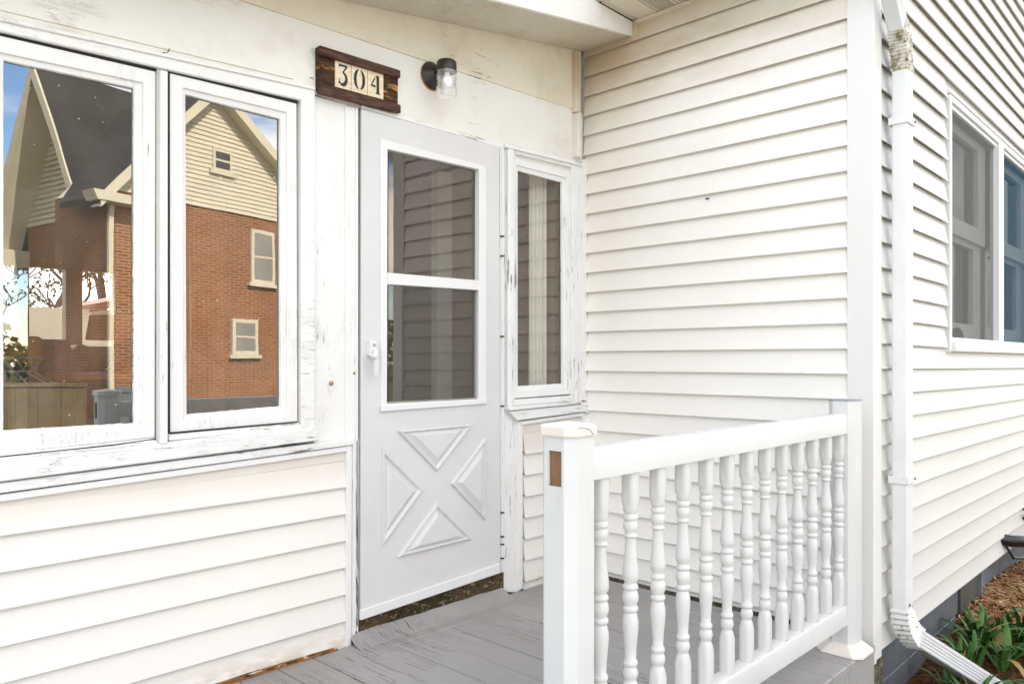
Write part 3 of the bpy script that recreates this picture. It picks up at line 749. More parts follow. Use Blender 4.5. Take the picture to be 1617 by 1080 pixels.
for (a, b) in ((WX0 + .036, 5.224), (5.336, WX1 - .036)):
    wd = .09
    for z0, z1, yy in ((WZ0 + .04, 1.78, WC + .07), (1.76, WZ1 - .05, WC + .045)):
        bm = ring([Vector(p) for p in ((a, yy, z0), (b, yy, z0), (b, yy, z1), (a, yy, z1))], [Vector(p) for p in ((a + .06, yy, z0 + wd), (b - .16, yy, z0 + wd), (b - .16, yy, z1 - .05), (a + .06, yy, z1 - .05))], (0, .03, 0), bev=.002)
        obj('sash', bm, M_VT, w3)
        bm = bmesh.new(); bm.faces.new([bm.verts.new(p) for p in ((a + .05, yy + .02, z0 + .08), (b - .15, yy + .02, z0 + .08), (b - .15, yy + .02, z1 - .04), (a + .05, yy + .02, z1 - .04))])
        obj('pane', bm, M_GLASSP, w3)
    scr = M_SCREENG if a < 5 else M_SCREENB
    bm = bmesh.new(); bm.faces.new([bm.verts.new(p) for p in ((a, WC + .004, WZ0 + .03), (b, WC + .004, WZ0 + .03), (b, WC + .004, WZ1 - .05), (a, WC + .004, WZ1 - .05))])
    obj('fly_screen', bm, scr, w3)
    bm = bmesh.new(); n = 60; r = []
    for i in range(n + 1):
        x = a + .03 + (b - a - .1) * i / n; y = WC + .15 + .018 * math.sin(i * 1.1 + math.sin(i * .37) * 2)
        r.append((bm.verts.new((x, y, WZ0 + .06)), bm.verts.new((x, y, WZ1 - .05))))
    for p, q in zip(r, r[1:]): bm.faces.new((p[0], q[0], q[1], p[1]))
    obj('curtain', bm, M_CURTB, w3, smooth=True)
bm = bmesh.new(); bmesh.ops.create_icosphere(bm, subdivisions=2, radius=1)
for v in bm.verts: v.co = Vector((4.52 + v.co.x * .13, WC + .028 + v.co.y * .02, WZ0 + .055 + max(v.co.z, -.4) * .045 * (1 + .3 * noise.noise(v.co * 2))))
obj('leaf_litter', bm, M_SOFA, w3)

# --- foundation: painted concrete blocks below the gable wall
fd = obj('foundation', box(WB + .0, 9.2, WC + .062, WC + .2, -.9, -.06), M_MORTAR, house)
FY = WC + .045
for row in range(4):
    z1 = -.068 - row * .2; off = (row % 2) * .2
    x = WB + .03 - off
    while x < 7.4:
        a, b = max(x, WB + .03), x + .392
        if not (row < 3 and a > 4.5 and b < 5.0) and b - a > .05:
            obj('concrete_block', box(a, b + .004, FY + random.uniform(-.001, .001), FY + .06, z1 - .196, z1, bev=.0025), M_BLOCK, fd)
        x += .4
obj('access_panel', box(4.63, 5.0, FY - .012, FY + .01, -.7, -.064, bev=.003), M_PANELF, fd)
obj('access_trim', box(5.008, 5.03, FY - .03, FY + .01, -.7, -.064, bev=.002), M_MORTAR, fd)
bm = box(WB - .06, WB + .07, WC - .025, WC + .10, -.9, -.085)
bmesh.ops.subdivide_edges(bm, edges=bm.edges, cuts=5, use_grid_fill=True)
for v in bm.verts: v.co += Vector((1, 1, 0)) * .02 * noise.noise(v.co * 11)
obj('concrete_pier', bm, M_ROT, house, smooth=40)

# ------------------------------------------------------------------ porch deck
deck = tag(obj('porch_deck', box(-.8, 3.10, -1.40, -.03, -.5, -.032), M_ROT), kind='structure')
BP = .1425
x = 2.248 + 6 * BP
while x > -.9:
    x0, x1 = x - BP + .003, min(x - .001, 3.098)
    if x1 > x0:
        yb = -.155 if 1.70 < x1 < 2.32 else -.012
        if x1 <= 2.1065 + .01 and x1 > 1.70: yb = -.155
        obj('deck_board', box(x0, x1, -1.475, yb + random.uniform(-.003, .003), -.03, random.uniform(-.0012, .0012), bev=.003), M_DECK, deck)
    x -= BP
obj('deck_board', box(1.66, 2.25, -.152, -.004, -.028, .002, bev=.003), M_DECK, deck)
bm = bmesh.new(); prev = None
for i in range(25):
    x = 1.70 + .85 * i / 24; j = .004 * noise.noise(Vector((x * 9, 0, 0)))
    cur = [bm.verts.new((x, y + j, z)) for y, z in ((-.10, .0005), (-.085, .004), (-.05, .012 + j), (-.025, .030 + j), (-.008, .038 + j), (-.004, .0))]
    if prev:
        for k in range(5): bm.faces.new((prev[k], prev[k + 1], cur[k + 1], cur[k]))
    prev = cur
obj('nosing', bm, M_DECK, deck, smooth=60)
obj('deck_edge', box(-.8, 3.10, -1.47, -1.442, -.2, -.032, bev=.003), M_DECK, deck)

# ------------------------------------------------------------------ porch railing
RYC = -1.41
def octa(cx_, cy_, h, c, z0, z1, bm=None):
    p = [(-h + c, -h), (h - c, -h), (h, -h + c), (h, h - c), (h - c, h), (-h + c, h), (-h, h - c), (-h, -h + c)]
    return prism([Vector((cx_ + a, cy_ + b, z0)) for a, b in p], (0, 0, z1 - z0), bm)
rl = root('porch_railing', (2.15, RYC, 0), 'white vinyl porch railing with turned balusters between two posts', 'railing')
NX, FX, PH = 1.325, 2.965, .050
# near post is hollow: a mortise opens in its left face
hz0, hz1 = px(876, 768, NX - PH).z, px(876, 712, NX - PH).z
hy0, hy1 = px(886.5, 740, NX - PH).y, px(866, 740, NX - PH).y
post_top_near = py(905, 688, RYC - PH).z
ZB = -.42
c = .022
pp = [(-PH + c, -PH), (PH - c, -PH), (PH, -PH + c), (PH, PH - c), (PH - c, PH), (-PH + c, PH)]
bm = bmesh.new()
w8 = [(a + NX, b + RYC) for a, b in pp]
lo = [bm.verts.new((a, b, ZB)) for a, b in w8]; hi = [bm.verts.new((a, b, post_top_near)) for a, b in w8]
for i in range(5): bm.faces.new((lo[i], lo[i + 1], hi[i + 1], hi[i]))
X = NX - PH; ya, yb_ = RYC - PH + c, RYC + PH - c
# left face with opening
ys = [ya, hy0, hy1, yb_]; zs = [ZB, hz0, hz1, post_top_near]
ys = [min(ya, hy0 - .004), hy0, hy1, max(yb_, hy1 + .004)]
G = [[bm.verts.new((X, y, z)) for z in zs] for y in ys]
for i in range(3):
    for j in range(3):
        if i == 1 and j == 1: continue
        bm.faces.new((G[i][j], G[i + 1][j], G[i + 1][j + 1], G[i][j + 1]))
f1 = [G[0][j] for j in range(4)]; bm.faces.new([lo[0]] + f1 + [hi[0]])
f2 = [G[3][j] for j in range(4)]; bm.faces.new([lo[5]] + f2 + [hi[5]])
for (i0, j0), (i1, j1) in (((1, 1), (2, 1)), ((2, 1), (2, 2)), ((2, 2), (1, 2)), ((1, 2), (1, 1))):
    a, b = G[i0][j0], G[i1][j1]
    bm.faces.new((a, b, bm.verts.new(b.co + Vector((.006, 0, 0))), bm.verts.new(a.co + Vector((.006, 0, 0)))))
pn = obj('post', bm, M_RAIL, rl)
bm = octa(NX, RYC, PH - .008, c, ZB, post_top_near); 
obj('post_core', bm, M_BROWN, rl)
cap = bmesh.new(); rr = []
for h, z in ((PH + .004, -.004), (PH + .005, .000), (PH + .005, .016), (PH + .001, .020), (.0, .032)):
    cc = .022 if h else .0
    if h: rr.append([cap.verts.new((NX + a, RYC + b, post_top_near + z)) for a, b in [(-h + cc, -h), (h - cc, -h), (h, -h + cc), (h, h - cc), (h - cc, h), (-h + cc, h), (-h, h - cc), (-h, -h + cc)]])
tip = cap.verts.new((NX, RYC, post_top_near + .027))
for a, b in zip(rr, rr[1:]):
    for i in range(8): cap.faces.new((a[i], a[(i + 1) % 8], b[(i + 1) % 8], b[i]))
for i in range(8): cap.faces.new((rr[-1][i], rr[-1][(i + 1) % 8], tip))
cap.faces.new(rr[0][::-1]); obj('post_cap', cap, M_RAILCAP, rl)
# crack in the cap
ck = [Vector((NX - .035, RYC - PH - .0055, post_top_near + .017)), Vector((NX - .01, RYC - PH - .0058, post_top_near + .0155)), Vector((NX + .008, RYC - PH - .0058, post_top_near + .009)), Vector((NX + .018, RYC - PH - .0058, post_top_near - .001))]
obj('cap_crack', sweep([(-.0005, -.0003), (.0005, -.0003), (.0005, .0003), (-.0005, .0003)], ck, Vector((0, -1, 0))), M_RUSTDARK, rl)
# far post
ftop = py(1345, 634, RYC - PH).z
obj('post', octa(FX, RYC, PH, c, 0.0, ftop), M_RAIL, rl)
bm = octa(FX, RYC, PH + .001, c, ftop - .001, ftop + .004); obj('post_cap', bm, plain('grey_post_top', (.30, .33, .37), .5), rl)
bm = bmesh.new(); rr = []
for h, z in ((PH + .035, .002), (PH + .033, .010), (PH + .012, .034), (PH + .003, .040)):
    cc = .028
    rr.append([bm.verts.new((FX + a, RYC + b, z)) for a, b in [(-h + cc, -h), (h - cc, -h), (h, -h + cc), (h, h - cc), (h - cc, h), (-h + cc, h), (-h, h - cc), (-h, -h + cc)]])
for a, b in zip(rr, rr[1:]):
    for i in range(8): bm.faces.new((a[i], a[(i + 1) % 8], b[(i + 1) % 8], b[i]))
bm.faces.new(rr[-1])
obj('post_base', bm, M_RAILCAP, rl)
TZ0, TZ1 = .820, .894
def railbar(z0, z1):
    bm = bmesh.new(); x0, x1 = NX + PH - .002, FX - PH + .002
    a = .026
    sec = [(-a, z0), (-a, z1 - .012), (-a + .004, z1 - .003), (-a + .012, z1), (a - .012, z1), (a - .004, z1 - .003), (a, z1 - .012), (a, z0)]
    return prism([Vector((x0, RYC + y, z)) for y, z in sec], (x1 - x0, 0, 0), bm)
obj('top_rail', railbar(TZ0, TZ1), M_RAIL, rl, smooth=35)
obj('bottom_rail', railbar(.112, .186), M_RAIL, rl, smooth=35)
BH = TZ0 - .186
H = BH; 
prof = [(0, .0), (.185, 0)]
def R_(t): return t
# (fraction from the top, radius in mm) of the turning between the square blocks
turn = [(.140, 16.2), (.152, 17.0), (.160, 14.5), (.164, 12.6), (.170, 16.2), (.178, 17.4), (.186, 16.2), (.191, 13.6), (.200, 16.0), (.212, 17.2), (.226, 15.5), (.236, 12.8), (.241, 12.8), (.246, 15.6), (.250, 15.8), (.254, 13.0), (.262, 12.2),
        (.30, 12.8), (.34, 14.8), (.375, 17.4), (.400, 18.2), (.418, 17.2), (.428, 13.6), (.433, 13.2), (.440, 16.8), (.447, 17.6), (.454, 16.8), (.459, 13.6), (.468, 16.4), (.485, 18.2), (.500, 17.4), (.512, 14.4), (.518, 13.6), (.525, 16.8), (.532, 17.4), (.539, 16.2), (.545, 13.2),
        (.556, 15.2), (.575, 17.4), (.600, 17.8), (.64, 15.8), (.69, 13.2), (.725, 12.4), (.733, 15.6), (.741, 16.4), (.749, 15.4), (.754, 12.8), (.765, 15.6), (.780, 17.2), (.795, 15.4), (.803, 12.8), (.808, 12.8), (.815, 15.0)]
bm = bmesh.new()
SEG = 16
def sq_ring(r, z, k):     # superellipse ring: k=1 square block, 0 round
    out = []
    for i in range(SEG):
        a = 2 * math.pi * (i + .5) / SEG; ca, sa = math.cos(a), math.sin(a)
        sqr = r / max(abs(ca), abs(sa)); sqr = min(sqr, r * 1.28)
        q = r * (1 - k) + sqr * k
        out.append(bm.verts.new((q * ca, q * sa, z)))
    return out
rg = [sq_ring(.0178, BH, 1), sq_ring(.0182, BH * (1 - .115), 1), sq_ring(.0182, BH * (1 - .13), .6)]
for t, r in turn: rg.append(sq_ring(r * 1.09 / 1000, BH * (1 - t), 0))
rg += [sq_ring(.0170, BH * (1 - .825), .4), sq_ring(.0182, BH * (1 - .85), 1), sq_ring(.0182, 0, 1)]
for a, b in zip(rg, rg[1:]):
    for i in range(SEG): bm.faces.new((a[i], b[i], b[(i + 1) % SEG], a[(i + 1) % SEG]))
bmesh.ops.recalc_face_normals(bm, faces=bm.faces)
bal = obj('baluster', bm, M_RAIL, rl, local=True, smooth=50)
bxs = [1.443 + .1215 * i for i in range(13)]
for i, bx in enumerate(bxs):
    o = bal if i == 0 else bal.copy()
    if i: COL.objects.link(o); o.parent = rl
    o.location = Vector((bx, RYC, .186)) - rl.location; o.rotation_euler.z = random.uniform(-.03, .03)
for bx in bxs[1:]:
    pass

# ------------------------------------------------------------------ downspout
dsx, dsy = 3.325, WC - .068
ds = root('downspout', (dsx, dsy, -.05), 'white ribbed metal downspout running down the house corner', 'downspout')
def spout_sec(hw=.039, hd=.029, ribs=5):
    s = []
    s += [(-hw + .004, -hd), (-hw, -hd + .004), (-hw, hd - .004), (-hw + .004, hd)]
    n = ribs * 4
    for i in range(n + 1):
        t = i / n; x = -hw + .010 + (2 * hw - .020) * t
        s.append((x, hd - (.0032 if (i // 2) % 2 else 0)))
    s += [(hw - .004, hd), (hw, hd - .004), (hw, -hd + .004), (hw - .004, -hd)]
    return s
SS = spout_sec()
up = Vector((0, -1, 0))
zt, zb = 2.27, .085
def tube(name, pts, ups, mat, sec=SS, parent=ds, smooth=35, corr=0):
    bm = sweep(sec, pts, ups); return obj(name, bm, mat, parent, smooth=smooth)
tube('pipe', [Vector((dsx, dsy, zt)), Vector((dsx, dsy, 1.2)), Vector((dsx, dsy, .09))], up, M_SPOUT)
# top elbow, corrugated, then slanted pipe up to the gutter
def elbow(p0, d0, d1, R, n=22, amp=.0035):
    pts = []; d0 = d0.normalized(); d1 = d1.normalized(); ang = d0.angle(d1); ax = d0.cross(d1).normalized()
    p = p0.copy(); d = d0.copy(); st = R * ang / n
    pts.append(p.copy())
    for i in range(n):
        d = Matrix.Rotation(ang / n, 3, ax) @ d; p = p + d * st; pts.append(p.copy())
    return pts
def corr_sweep(pts, upv, mat, hw=.040, hd=.030, parent=ds, amp=.004, name='elbow'):
    bm = bmesh.new(); prev = None; n = len(pts)
    for i, p in enumerate(pts):
        t = (pts[min(i + 1, n - 1)] - pts[max(i - 1, 0)]).normalized(); s = t.cross(upv).normalized(); u2 = s.cross(t).normalized()
        k = amp * (1 if i % 2 else -.2)
        sec = [(-hw - k, -hd - k), (hw + k, -hd - k), (hw + k, hd + k), (-hw - k, hd + k)]
        cur = [bm.verts.new(p + s * a + u2 * b) for a, b in sec]
        if prev:
            for j in range(4): bm.faces.new((prev[j], prev[(j + 1) % 4], cur[(j + 1) % 4], cur[j]))
        prev = cur
    return obj(name, bm, mat, parent)
dirup = Vector((-.75, -.05, .66)).normalized()
pe = elbow(Vector((dsx, dsy, zt - .02)), Vector((0, 0, 1)), dirup, .22)
corr_sweep(pe, up, M_ELBOW, amp=.003)
top0 = pe[-1]
tube('pipe', [top0 - dirup * .02, top0 + dirup * .3, top0 + dirup * .72], up, M_SPOUT, spout_sec(.0385, .0285))
# bottom elbow and extension lying out over the flower bed
dirdn = Vector((.80, -.30, -.50)).normalized()
pe = elbow(Vector((dsx, dsy, .10)), Vector((0, 0, -1)), dirdn, .17, n=18)
corr_sweep(pe, up, M_SPOUTG, amp=.0045)
b0 = pe[-1]
upx = Vector((.25, -.6, .7))
ext = b0 + dirdn * 1.15
tube('extension', [b0 - dirdn * .03, b0 + dirdn * .5, ext], (dirdn.cross(Vector((0, 0, 1)))).normalized(), M_SPOUT, spout_sec(.034, .047, 4))
n_ = dirdn.cross(Vector((0, 0, 1))).normalized(); upn = n_.cross(dirdn).normalized()
bm = prism([b0 + upn * .0345 - n_ * .045, b0 + upn * .0345 + n_ * .044, ext + upn * .0345 + n_ * .044, ext + upn * .0345 - n_ * .045], upn * .0015)
obj('silt_film', bm, M_SPOUTR, ds)
for v in (180, 762):
    z = py(1423, v, dsy - .03).z
    bm = ring([Vector((dsx + a, dsy + b, z - .016)) for a, b in ((-.047, -.035), (.045, -.035), (.045, .04), (-.047, .04))],
              [Vector((dsx + a, dsy + b, z - .016)) for a, b in ((-.0405, -.0305), (.0405, -.0305), (.0405, .035), (-.0405, .035))], (0, 0, .03), bev=.001)
    s = obj('strap', bm, M_SPOUT, ds)
    obj('strap_screw', lathe([(.004, 0), (.004, -.004), (.002, -.005)], 8, (dsx + .036, dsy - .035, z), axis='y'), M_RUSTDARK, ds)
obj('rivet', lathe([(.006, 0), (.006, -.002)], 8, (dsx - .012, dsy - .0305, .115), axis='y'), plain('rust', (.22, .08, .02), .8), ds)

# ------------------------------------------------------------------ house number sign
SY = -.018
sp = py(566, 125, SY)
sg = root('house_number_sign', sp, 'rustic brown wooden plaque with stencilled house number 304', 'house number')
def m_signwood(name, c1, c2, streak=0):
    k = NB(name, .7, .3)
    n = k.noise(14, 6, .65, k.map((1, 1, 9)))
    c = k.mix(k.rng(n, .4, .6), c1, c2)
    if streak: c = k.mix(k.rng(k.noise(5, 5, .6, k.map((1, 1, 5), loc=(.3, 0, .2))), .54, .60), c, (.50, .22, .05))
    return k.done(c, k.bump(n, .7, .003))
M_SG1 = m_signwood('sign_board_dark', (.022, .011, .005), (.075, .035, .014), 1)
M_SG2 = m_signwood('sign_slat_brown', (.045, .020, .012), (.11, .055, .035))
M_TILE = m_signwood('sign_tile_pale', (.72, .60, .41), (.80, .70, .52))
M_INK = plain('stencil_ink', (.022, .032, .042), .7, .4, 60)
board('back_board', [(501.5, 74), (629, 113), (628.5, 168), (502, 143)], SY, .0, M_SG1, sg, .002)
board('slat', [(505, 71.5), (633, 111.5), (633, 123.5), (505.5, 85.5)], SY - .024, SY - .001, M_SG2, sg, .003)
board('slat', [(507, 132.5), (633.5, 166), (633.5, 179), (505, 147)], SY - .024, SY - .001, M_SG2, sg, .003)
TY = SY - .006
def strokes(parts):
    bm = bmesh.new()
    for pts in parts:
        vs_ = [bm.verts.new(p) for p in pts]; bm.faces.new(vs_)
    return bm
tq = [(529, 93.5), (606, 116.5), (606, 158), (529, 137)]
def tilept(s, t):          # s across the three tiles, t down
    T = Vector((tq[0][0] + (tq[1][0] - tq[0][0]) * s, tq[0][1] + (tq[1][1] - tq[0][1]) * s, 0)); B = Vector((tq[3][0] + (tq[2][0] - tq[3][0]) * s, tq[3][1] + (tq[2][1] - tq[3][1]) * s, 0))
    q = T.lerp(B, t); return (q.x, q.y)
def band(pts, closed=False):
    """variable width stroke: (x, y, width) -> left/right outline quads"""
    out = []; L_ = []; R2 = []
    n = len(pts)
    for i, (x, y, w_) in enumerate(pts):
        a = pts[max(i - 1, 0)]; b = pts[min(i + 1, n - 1)]; d = Vector((b[0] - a[0], b[1] - a[1])); d.normalize(); nn = Vector((-d.y, d.x))
        L_.append((x + nn.x * w_ / 2, y + nn.y * w_ / 2)); R2.append((x - nn.x * w_ / 2, y - nn.y * w_ / 2))
    for i in range(n - 1): out.append([L_[i], L_[i + 1], R2[i + 1], R2[i]])
    return out
def arc(cx_, cy_, rx, ry, a0, a1, w0, w1, n=14, wm=None):
    r = []
    for i in range(n + 1):
        t = i / n; a = rad(a0 + (a1 - a0) * t)
        ww = (w0 * (1 - t) + w1 * t) if wm is None else (w0 + (wm - w0) * math.sin(math.pi * t))
        r.append((cx_ + rx * math.cos(a), cy_ + ry * math.sin(a), ww))
    return r
D3 = band([(.20, .10, .05), (.22, .22, .05)]) + band([(.18, .125, .085), (.80, .125, .085)]) + band([(.78, .13, .09), (.46, .42, .07)]) + band(arc(.44, .66, .30, .25, -78, 120, .07, .07, 18, .20)) + band([(.23, .80, .16), (.25, .88, .16)]) + band([(.20, .74, .1), (.26, .74, .13)])
D0 = band(arc(.50, .50, .30, .40, 100, 260, .04, .04, 18, .21)) + band(arc(.52, .50, .30, .40, -78, 78, .04, .04, 18, .21))
D4 = band([(.66, .13, .20), (.66, .86, .20)]) + band([(.50, .885, .055), (.84, .885, .055)]) + band([(.50, .17, .05), (.70, .15, .07)]) + band([(.46, .23, .07), (.20, .55, .07)]) + band([(.17, .575, .09), (.50, .60, .10)])
for i, dg in enumerate((D3, D0, D4)):
    s0, s1 = i / 3 + .006, (i + 1) / 3 - .006
    cr_ = [tilept(s0, 0), tilept(s1, 0), tilept(s1, 1), tilept(s0, 1)]
    tl = board('number_tile', cr_, TY, SY - .0005, M_TILE, sg, .0008)
    bm = bmesh.new()
    for q in dg:
        v4 = [bm.verts.new(py(*tilept(s0 + (s1 - s0) * (.06 + .88 * a), .06 + .88 * b), TY - .0006)) for a, b in q]
        try: bm.faces.new(v4)
        except Exception: pass
    obj('digit', bm, M_INK, tl)

# ------------------------------------------------------------------ jelly jar wall lamp
lc = py(681, 121, 0)
lx, lz = lc.x, lc.z
lp = root('wall_lamp', (lx, 0, lz), 'dark bronze jelly jar wall light with ribbed clear glass', 'wall light')
prf = [(.058, .0), (.058, -.006), (.052, -.012), (.040, -.024), (.030, -.032), (.022, -.04)]
obj('back_plate', lathe(prf, 32, (lx, -.004, lz), axis='y'), M_BRONZE, lp, smooth=40)
obj('gasket', lathe([(.0605, .003), (.0605, -.002)], 32, (lx, -.003, lz - .001), axis='y'), plain('yellowed_caulk', (.45, .27, .07), .8), lp)
jy = -.098
obj('neck', lathe([(.02, 0), (.019, -.05), (.018, -.075)], 16, (lx, -.03, lz + .008), axis='y'), M_BRONZE, lp, smooth=40)
obj('cap', lathe([(.006, .037), (.036, .034), (.041, .028), (.042, .0), (.042, -.012), (.036, -.012)], 32, (lx, jy, lz + .004), axis='z'), M_BRONZE, lp, smooth=40)
jr = []
n = 46
for i in range(n + 1):
    t = i / n; z = -.006 - .108 * t
    r = .040 + (.0032 * math.sin(t * 2 * math.pi * 3.5 / .33) if t < .33 else 0) + (.0032 * math.sin((t - .6) * 2 * math.pi * 4 / .36) if t > .6 else 0)
    if t > .9: r -= .010 * ((t - .9) / .1) ** 2
    jr.append((r, z))
inner = [(r - .003, z + (.003 if i == n else 0)) for i, (r, z) in enumerate(jr)][::-1]
bm = lathe(jr, 40, (lx, jy, lz), axis='z')
obj('glass_jar', bm, M_GLASSJ, lp, smooth=True)
bm = lathe([(.010, .0), (.011, -.018), (.016, -.030), (.0235, -.045), (.0235, -.058), (.017, -.072), (.006, -.079)], 20, (lx, jy, lz - .002), axis='z')
M_BULB = plain('bulb_frosted', (.85, .84, .82), .4, .02, 3)
obj('bulb', bm, M_BULB, lp, smooth=True)

# ------------------------------------------------------------------ doorbell and small fixings
db = py(521.5, 605, -.002)
dr = root('doorbell', db, 'small painted doorbell plate with brass button beside the door', 'doorbell')
pr = []
for i in range(24):
    a = 2 * math.pi * i / 24; r = 1 + .10 * math.cos(4 * a) 
    pr.append(Vector((db.x + .0125 * r * math.cos(a) * (1 - .35 * abs(math.sin(a))), -.002, db.z + .042 * r * math.sin(a))))
obj('plate', prism(pr, (0, -.004, 0), bev=.001), M_PZ, dr)
obj('button', lathe([(.0085, 0), (.0085, -.004), (.0065, -.008), (.002, -.0095)], 16, (db.x, -.006, db.z), axis='y'), M_BRASS, dr, smooth=50)
sw = py(559, 589, -.01)
tag(obj('screw_head', lathe([(.005, 0), (.005, -.003), (.002, -.004)], 10, (sw.x, -.0105, sw.z), axis='y'), M_BRASS), 'rusty screw head in the white strip left of the door handle', 'screw')
for i, (u, v, du, dv) in enumerate(((257, 85, 6, 1), (265, 81, 2, 5), (491, 125, 3, -3))):
    a, b = py(u - du / 2, v + dv / 2, -.008), py(u + du / 2, v - dv / 2, -.008)
    a.y = b.y = -.0085
    tag(obj('bent_nail', sweep(circ(.0016, 6), [a, (a + b) / 2 + Vector((0, -.012, 0)), b + Vector((0, -.006, 0))], Vector((0, -1, .1))), M_RUSTDARK),
        ['small rusty nail lying flat above the window mullion', 'upright bent rusty nail above the window mullion', 'rusty nail in the panel left of the number sign'][i], 'nail')
bg_ = px(1118, 314, WB - .014)
tag(obj('siding_bug', box(bg_.x - .004, bg_.x, bg_.y - .006, bg_.y + .012, bg_.z - .003, bg_.z + .003, bev=.001), M_BLACK), 'tiny black nail stub on the side wall siding', 'nail')

# ------------------------------------------------------------------ pipes on the gable wall
pv = py(1611, 810, WC)
pr_ = root('vent_pipe', (pv.x, WC, pv.z), 'short white plastic pipe with rusty collar on the gable wall', 'pipe')
d = Vector((.45, -1, -.06)).normalized()
obj('pipe', sweep(circ(.03, 18), [pv + Vector((0, .02, 0)), pv + d * .16], Vector((0, 0, 1))), M_PVC, pr_, smooth=40)
obj('collar', sweep(circ(.042, 18), [pv + Vector((0, -.012, 0)), pv + d * .02], Vector((0, 0, 1))), M_RUSTDARK, pr_, smooth=40)
hb = py(1581, 858, WC)
hr = root('black_cable', hb, 'thick black cable leaving the wall above the flower bed', 'cable')
pts = [hb + Vector((-.02, .02, .03)), hb + Vector((.02, -.05, .02)), hb + Vector((.25, -.14, -.01)), hb + Vector((.8, -.2, -.09)), hb + Vector((1.4, -.25, -.2))]
obj('hose', sweep(circ(.035, 14), pts, Vector((0, 0, 1))), M_BLACK, hr, smooth=50)
pts = [hb + Vector((-.005, -.02, -.0)), hb + Vector((.02, -.06, -.08)), hb + Vector((.25, -.10, -.12)), hb + Vector((.9, -.15, -.26))]
obj('wire', sweep(circ(.008, 8), pts, Vector((0, 0, 1))), M_BLACK, hr, smooth=50)

# ------------------------------------------------------------------ flower bed
def bedz(x, y):
    return GZ + .03 + .12 * math.exp(-((x - 5.4) / 1.3) ** 2) * math.exp(-((y + 1.5) / .5) ** 2) + .02 * noise.noise(Vector((x * 6, y * 6, 0))) 
def m_mulch():
    k = NB('mulch', .95, .1)
    n = k.noise(40, 6, .7)
    return k.done(k.mix(k.rng(n, .35, .65), (.035, .018, .008), (.17, .085, .035)), k.bump(n, 1, .02))
bm = bmesh.new(); g = []
for i in range(60):
    x = 3.1 + i * .075; g.append([bm.verts.new((x, y, bedz(x, y))) for y in [WC + .06 - j * .05 for j in range(24)]])
for i in range(59):
    for j in range(23): bm.faces.new((g[i][j], g[i + 1][j], g[i + 1][j + 1], g[i][j + 1]))
tag(obj('soil_bed', bm, m_mulch(), smooth=True), kind='structure')
M_CHIPS = [plain('straw_chip', (.55, .33, .13), .8, .4, 30), plain('straw_pale', (.68, .50, .26), .8, .3, 30), plain('dead_leaf', (.30, .12, .045), .85, .4, 20)]
bm = bmesh.new()
for i in range(8500):
    x = random.uniform(4.6, 7.2); y = WC + .04 - abs(random.gauss(0, .24)); z = bedz(x, y) + random.uniform(0, .035)
    if y < -2.3: continue
    Lc = random.uniform(.04, .13); wc = random.uniform(.0012, .003); mi = random.choices((0, 1, 2), (4, 3, 4))[0]
    if mi == 2: Lc = random.uniform(.02, .05); wc = random.uniform(.006, .013)
    a = random.uniform(0, 6.28); e = random.uniform(-.4, .5)
    dd = Vector((math.cos(a) * math.cos(e), math.sin(a) * math.cos(e), math.sin(e))); ss = Vector((-math.sin(a), math.cos(a), random.uniform(-.5, .5))).normalized()
    p = Vector((x, y, z)); cv = Vector((0, 0, random.uniform(.002, .012)))
    v = [bm.verts.new(q) for q in (p - dd * Lc / 2 - ss * wc, p - dd * Lc / 2 + ss * wc, p + cv + ss * wc * 1.3, p + dd * Lc / 2 + ss * wc * .4, p + dd * Lc / 2 - ss * wc * .4, p + cv - ss * wc * 1.3)]
    for q in ((0, 1, 2, 5), (5, 2, 3, 4)):
        f = bm.faces.new([v[t] for t in q]); f.material_index = mi
tag(obj('straw_mulch', bm, M_CHIPS, keep=False), 'dry straw and dead leaves heaped along the foundation', 'mulch', kind='stuff')
def m_leaf():
    k = NB('strap_leaf', .5, .35)
    n = k.noise(3, 5)
    oi = k.n.new('ShaderNodeObjectInfo').outputs['Random']
    c = k.mix(oi, (.016, .065, .010), (.06, .165, .028))
    c = k.mix(k.rng(n, .45, .7, 0, .5), c, (.09, .20, .04))
    c = k.mix(k.rng(oi, .93, .96), c, (.30, .24, .07))
    k.b.inputs['Subsurface Weight'].default_value = 0
    return k.done(c, k.bump(k.noise(40, 2), .1, .002))
M_LEAF = m_leaf()
def leafmesh(Ln, w_, bend):
    bm = bmesh.new(); prev = None; n = 8
    for i in range(n + 1):
        t = i / n; a = bend * t * t * 1.5
        r = Ln * t; z = r * math.cos(a * .8); x = r * math.sin(a * .8) + .01
        ww = w_ * (.55 + 1.1 * t if t < .45 else 1.05) * (1 - max(0, (t - .55) / .45) ** 1.7)
        cur = [bm.verts.new((x + .15 * ww, -ww, z)), bm.verts.new((x - .25 * ww, 0, z)), bm.verts.new((x + .15 * ww, ww, z))]
        if prev:
            for j in range(2): bm.faces.new((prev[j], prev[j + 1], cur[j + 1], cur[j]))
        prev = cur
    me = bpy.data.meshes.new('leaf'); bm.to_mesh(me); bm.free(); me.materials.append(M_LEAF)
    for p in me.polygons: p.use_smooth = True
    return me
LM = [leafmesh(.23, .011, .35), leafmesh(.27, .012, .6), leafmesh(.19, .012, .2), leafmesh(.25, .010, .9)]
spots = []
for i in range(2600):
    p = Vector((random.uniform(3.5, 5.0), random.uniform(-2.05, WC - .10), 0))
    line = WC - .068 - (p.x - 3.38) * .375
    if p.x < 4.35 and line - .42 < p.y < line + .10 and not (p.x < 3.62 and p.y < line - .1): continue
    if p.x > 4.5 and p.y > -1.8: continue
    if len(spots) < 48 and all((p - q_).length > .09 for q_ in spots): spots.append(p)
